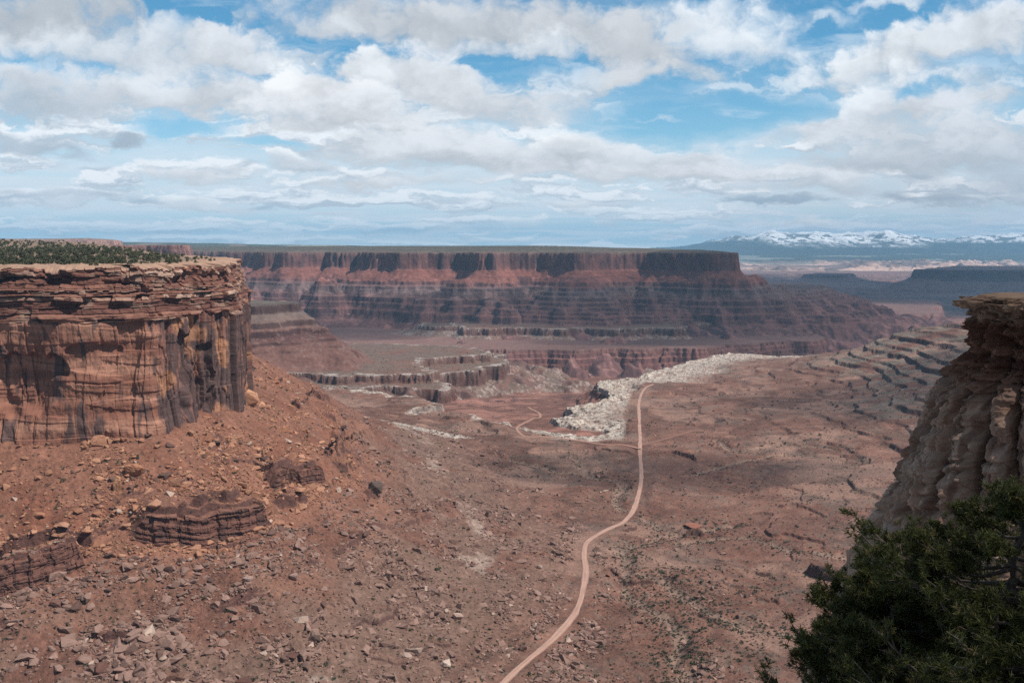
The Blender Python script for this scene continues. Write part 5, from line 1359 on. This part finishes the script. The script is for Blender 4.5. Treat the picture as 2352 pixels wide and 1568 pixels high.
def pinyon(base, height, width, seed, label, lean=(0, 0), tufts=9000):
    r = np.random.default_rng(seed); base = np.array(base, float)
    root = bpy.data.objects.new('pinyon_pine', None); col.objects.link(root); root.location = base
    tag(root, label, 'tree', 'pinyon pines below the viewpoint')
    VT, FT, b = [], [], 0
    def addt(p, rd, n=7):
        nonlocal b
        v, f = tube(p, rd, n); VT.append(v); FT.append(f+b); b += len(v)
    n = 16; h = np.linspace(0, 1, n)
    trunk = np.stack([lean[0]*h+.10*np.sin(h*6+seed)+.04*r.normal(size=n), lean[1]*h+.10*np.cos(h*5+seed)+.04*r.normal(size=n), h*height*.97], 1)
    addt(trunk, .15*(1-h)**.8+.02, 9)
    tips = []
    nb = 84
    for i in range(nb):
        f = r.uniform(.10, .97); p0 = np.array([np.interp(f, h, trunk[:, k]) for k in range(3)])
        az = i*2.4+r.uniform(-.5, .5)
        prof = np.interp(f, [0, .12, .3, .55, .8, 1], [.75, .95, 1, .82, .52, .16])*width*.5*r.uniform(.70, 1.12)
        d = np.array([cos(az), sin(az), 0]); m = 7; q = np.linspace(0, 1, m)
        up = r.uniform(.0, .5)*(0.4+f)
        pts = p0+d*(q*prof)[:, None]+np.array([0, 0, 1])*(up*q**1.6*prof-.10*np.sin(q*pi)*prof)[:, None]+r.normal(0, .035, (m, 3))*q[:, None]
        addt(pts, .045*(1-f*.6)*(1-q)+.008, 6)
        for k in range(int(5+prof*11)):
            g = r.uniform(.30, 1.0)**.8; s0 = np.array([np.interp(g, q, pts[:, w]) for w in range(3)])
            a2 = az+r.choice([-1, 1])*r.uniform(.3, 1.3); L2 = prof*r.uniform(.18, .42)*(1.15-g*.5)
            dd = np.array([cos(a2), sin(a2), r.uniform(-.1, .75)]); qq = np.linspace(0, 1, 5)
            p2 = s0+dd*(qq*L2)[:, None]+np.array([0, 0, .15*L2])*(qq**2)[:, None]+r.normal(0, .02, (5, 3))*qq[:, None]
            addt(p2, .013*(1-qq)+.004, 5)
            for w in range(5):
                e = r.uniform(.35, 1.05); tips.append((np.array([np.interp(min(e, 1), qq, p2[:, u]) for u in range(3)])+dd*max(0, e-1)*L2+r.normal(0, .05, 3), dd+np.array([0, 0, .5])))
        tips.append((pts[-1], d+np.array([0, 0, .5])))
    for w in range(30): tips.append((trunk[-1]+r.normal(0, .12, 3)*np.array([1, 1, .9]), np.array([0, 0, 1.])))
    obj_t = mesh_from('trunk', np.vstack(VT), np.vstack(FT), M_bark, smooth=True, parent=root)
    # needles: each tip carries a brush of fine needles
    if len(tips) > tufts: tips = [tips[i] for i in r.permutation(len(tips))[:tufts]]
    T = np.array([t[0] for t in tips]); Dr = np.array([t[1] for t in tips]); Dr /= np.linalg.norm(Dr, axis=1)[:, None]
    K = 30; nT = len(T)
    rd = r.normal(size=(nT, K, 3)); rd /= np.linalg.norm(rd, axis=2)[..., None]
    dirn = rd+Dr[:, None]*.55; dirn /= np.linalg.norm(dirn, axis=2)[..., None]
    start = T[:, None]+Dr[:, None]*r.uniform(-.055, .035, (nT, K, 1))
    ln = r.uniform(.055, .105, (nT, K, 1)); side = np.cross(dirn, r.normal(size=(nT, K, 3))); side /= np.linalg.norm(side, axis=2)[..., None]
    wd = .0065
    V = np.stack([start-side*wd, start+side*wd, start+dirn*ln+side*wd*.4, start+dirn*ln-side*wd*.4], 2).reshape(-1, 3)
    F = np.arange(nT*K*4).reshape(-1, 4)
    g1 = np.array([.044, .050, .014]); g2 = np.array([.118, .118, .030]); g3 = np.array([.20, .15, .06])
    tt = r.random((nT, 1, 1)); cc = g1*(1-tt)+g2*tt; y_ = (r.random((nT, 1, 1)) < .05); cc = np.where(y_, g3, cc)
    cc = np.broadcast_to(cc, (nT, K, 3))*r.uniform(.75, 1.25, (nT, K, 1))
    obj_c = mesh_from('crown', V, F, M_needle, np.repeat(cc.reshape(-1, 3), 4, 0), parent=root)
    return root
def at(dx, dy, D):
    d = ray(dx, dy); return d*D/d[1]
pinyon(at(2060, 1925, 15.0), 4.75, 3.7, 5, 'shorter pinyon pine with a rounded crown, in front of the rock pinnacle', (-.15, .1))
pinyon(at(2280, 1860, 14.0), 4.95, 4.9, 9, 'taller pinyon pine at the edge, its dense crown rising against the pinnacle', (.05, -.1))
pinyon(at(2255, 1930, 12.6), 3.2, 3.9, 13, 'low bushy pinyon pine at the foot of the two taller pines', (.1, 0), 5000)

# rock ledge the pines grow on, below the viewpoint
def build_ledge():
    n, m = 90, 70
    xs = np.linspace(-6, 34, n); ys = np.linspace(7.5, 60, m)
    X, Y = np.meshgrid(xs, ys, indexing='ij')
    Z = -8.1-0.62*np.maximum(0, Y-13)-0.35*np.maximum(0, 5-X)+0.9*fbm(X/5, Y/5, 4, 801)
    Z = Z-25*sst(-X, -2, 6)
    c = np.array([.27, .16, .12])*(0.85+0.4*fbm(X/2, Y/2, 3, 803))[..., None]
    o = mesh_from('rock_slope', np.stack([X, Y, Z], -1).reshape(-1, 3), grid_faces(n, m)[:, ::-1], M_pinn, np.clip(c, .03, .8).reshape(-1, 3), smooth=True)
    tag(o, 'shaded rock slope under the pinyon pines', kind='structure')
build_ledge()

# ------------------------------------------------------------------ clouds overhead, real masses whose shade falls on the land
M_cloud = bpy.data.materials.new('cloud_vapour'); M_cloud.use_nodes = True
def cloud_mat():
    t = M_cloud.node_tree; t.nodes.clear()
    v = t.nodes.new('ShaderNodeVolumePrincipled'); v.inputs['Color'].default_value = (.9, .9, .92, 1); v.inputs['Density'].default_value = 0.0036
    o = t.nodes.new('ShaderNodeOutputMaterial'); t.links.new(v.outputs[0], o.inputs['Volume'])
cloud_mat()
def cloud(gx, gy, gz, rx, ry, rz, h, seed):
    """a cloud at height h whose shade falls round (gx, gy, gz)"""
    t = (h-gz)/SUN[2]; c = np.array([gx, gy, gz])+SUN*t
    bm = bmesh.new(); bmesh.ops.create_icosphere(bm, subdivisions=4, radius=1)
    P = np.array([q.co[:] for q in bm.verts]); d = 1+0.45*fbm3(P[:, 0]*1.6+seed, P[:, 1]*1.6, P[:, 2]*1.6, 4, seed)
    P = P*d[:, None]
    for q, p in zip(bm.verts, P): q.co = p
    me = bpy.data.meshes.new('cloud'); bm.to_mesh(me); bm.free(); me.materials.append(M_cloud)
    o = bpy.data.objects.new('cloud', me); col.objects.link(o); o.location = c; o.scale = (rx, ry, rz)
    tag(o, 'soft white cloud drifting high over the canyon', kind='structure')
cloud(60, 40, -10, 230, 120, 110, 1300, 1)              # over the viewpoint and the pinnacle
cloud(820, 3950, -150, 900, 620, 170, 2100, 2)
cloud(3600, 9800, -380, 2400, 3400, 330, 5200, 6)         # over the wall and stepped slopes
cloud(900, 1700, -270, 520, 360, 120, 1700, 3)          # over the right hill
cloud(-620, 4000, -220, 500, 420, 150, 2300, 4)
cloud(180, 1250, -280, 260, 110, 90, 1500, 5)

cloud(2900, 6700, -380, 1300, 800, 220, 3800, 9)
cloud(1450, 4750, -250, 620, 560, 170, 2400, 8)

# ------------------------------------------------------------------ air
M_haze = bpy.data.materials.new('haze_air'); M_haze.use_nodes = True
def haze():
    t = M_haze.node_tree; t.nodes.clear()
    v = t.nodes.new('ShaderNodeVolumePrincipled'); v.inputs['Color'].default_value = (.36, .69, 1.0, 1); v.inputs['Density'].default_value = 3.1e-5; v.inputs['Anisotropy'].default_value = 0.0
    o = t.nodes.new('ShaderNodeOutputMaterial'); t.links.new(v.outputs[0], o.inputs['Volume'])
    x0, x1, y0, y1, z0, z1 = -25000, 25000, -1500, 38600, -560, 720
    V = [(x, y, z) for x in (x0, x1) for y in (y0, y1) for z in (z0, z1)]
    F = [(0, 1, 3, 2), (4, 6, 7, 5), (0, 4, 5, 1), (2, 3, 7, 6), (0, 2, 6, 4), (1, 5, 7, 3)]
    tag(mesh_from('haze', V, F, M_haze), kind='stuff')
haze()
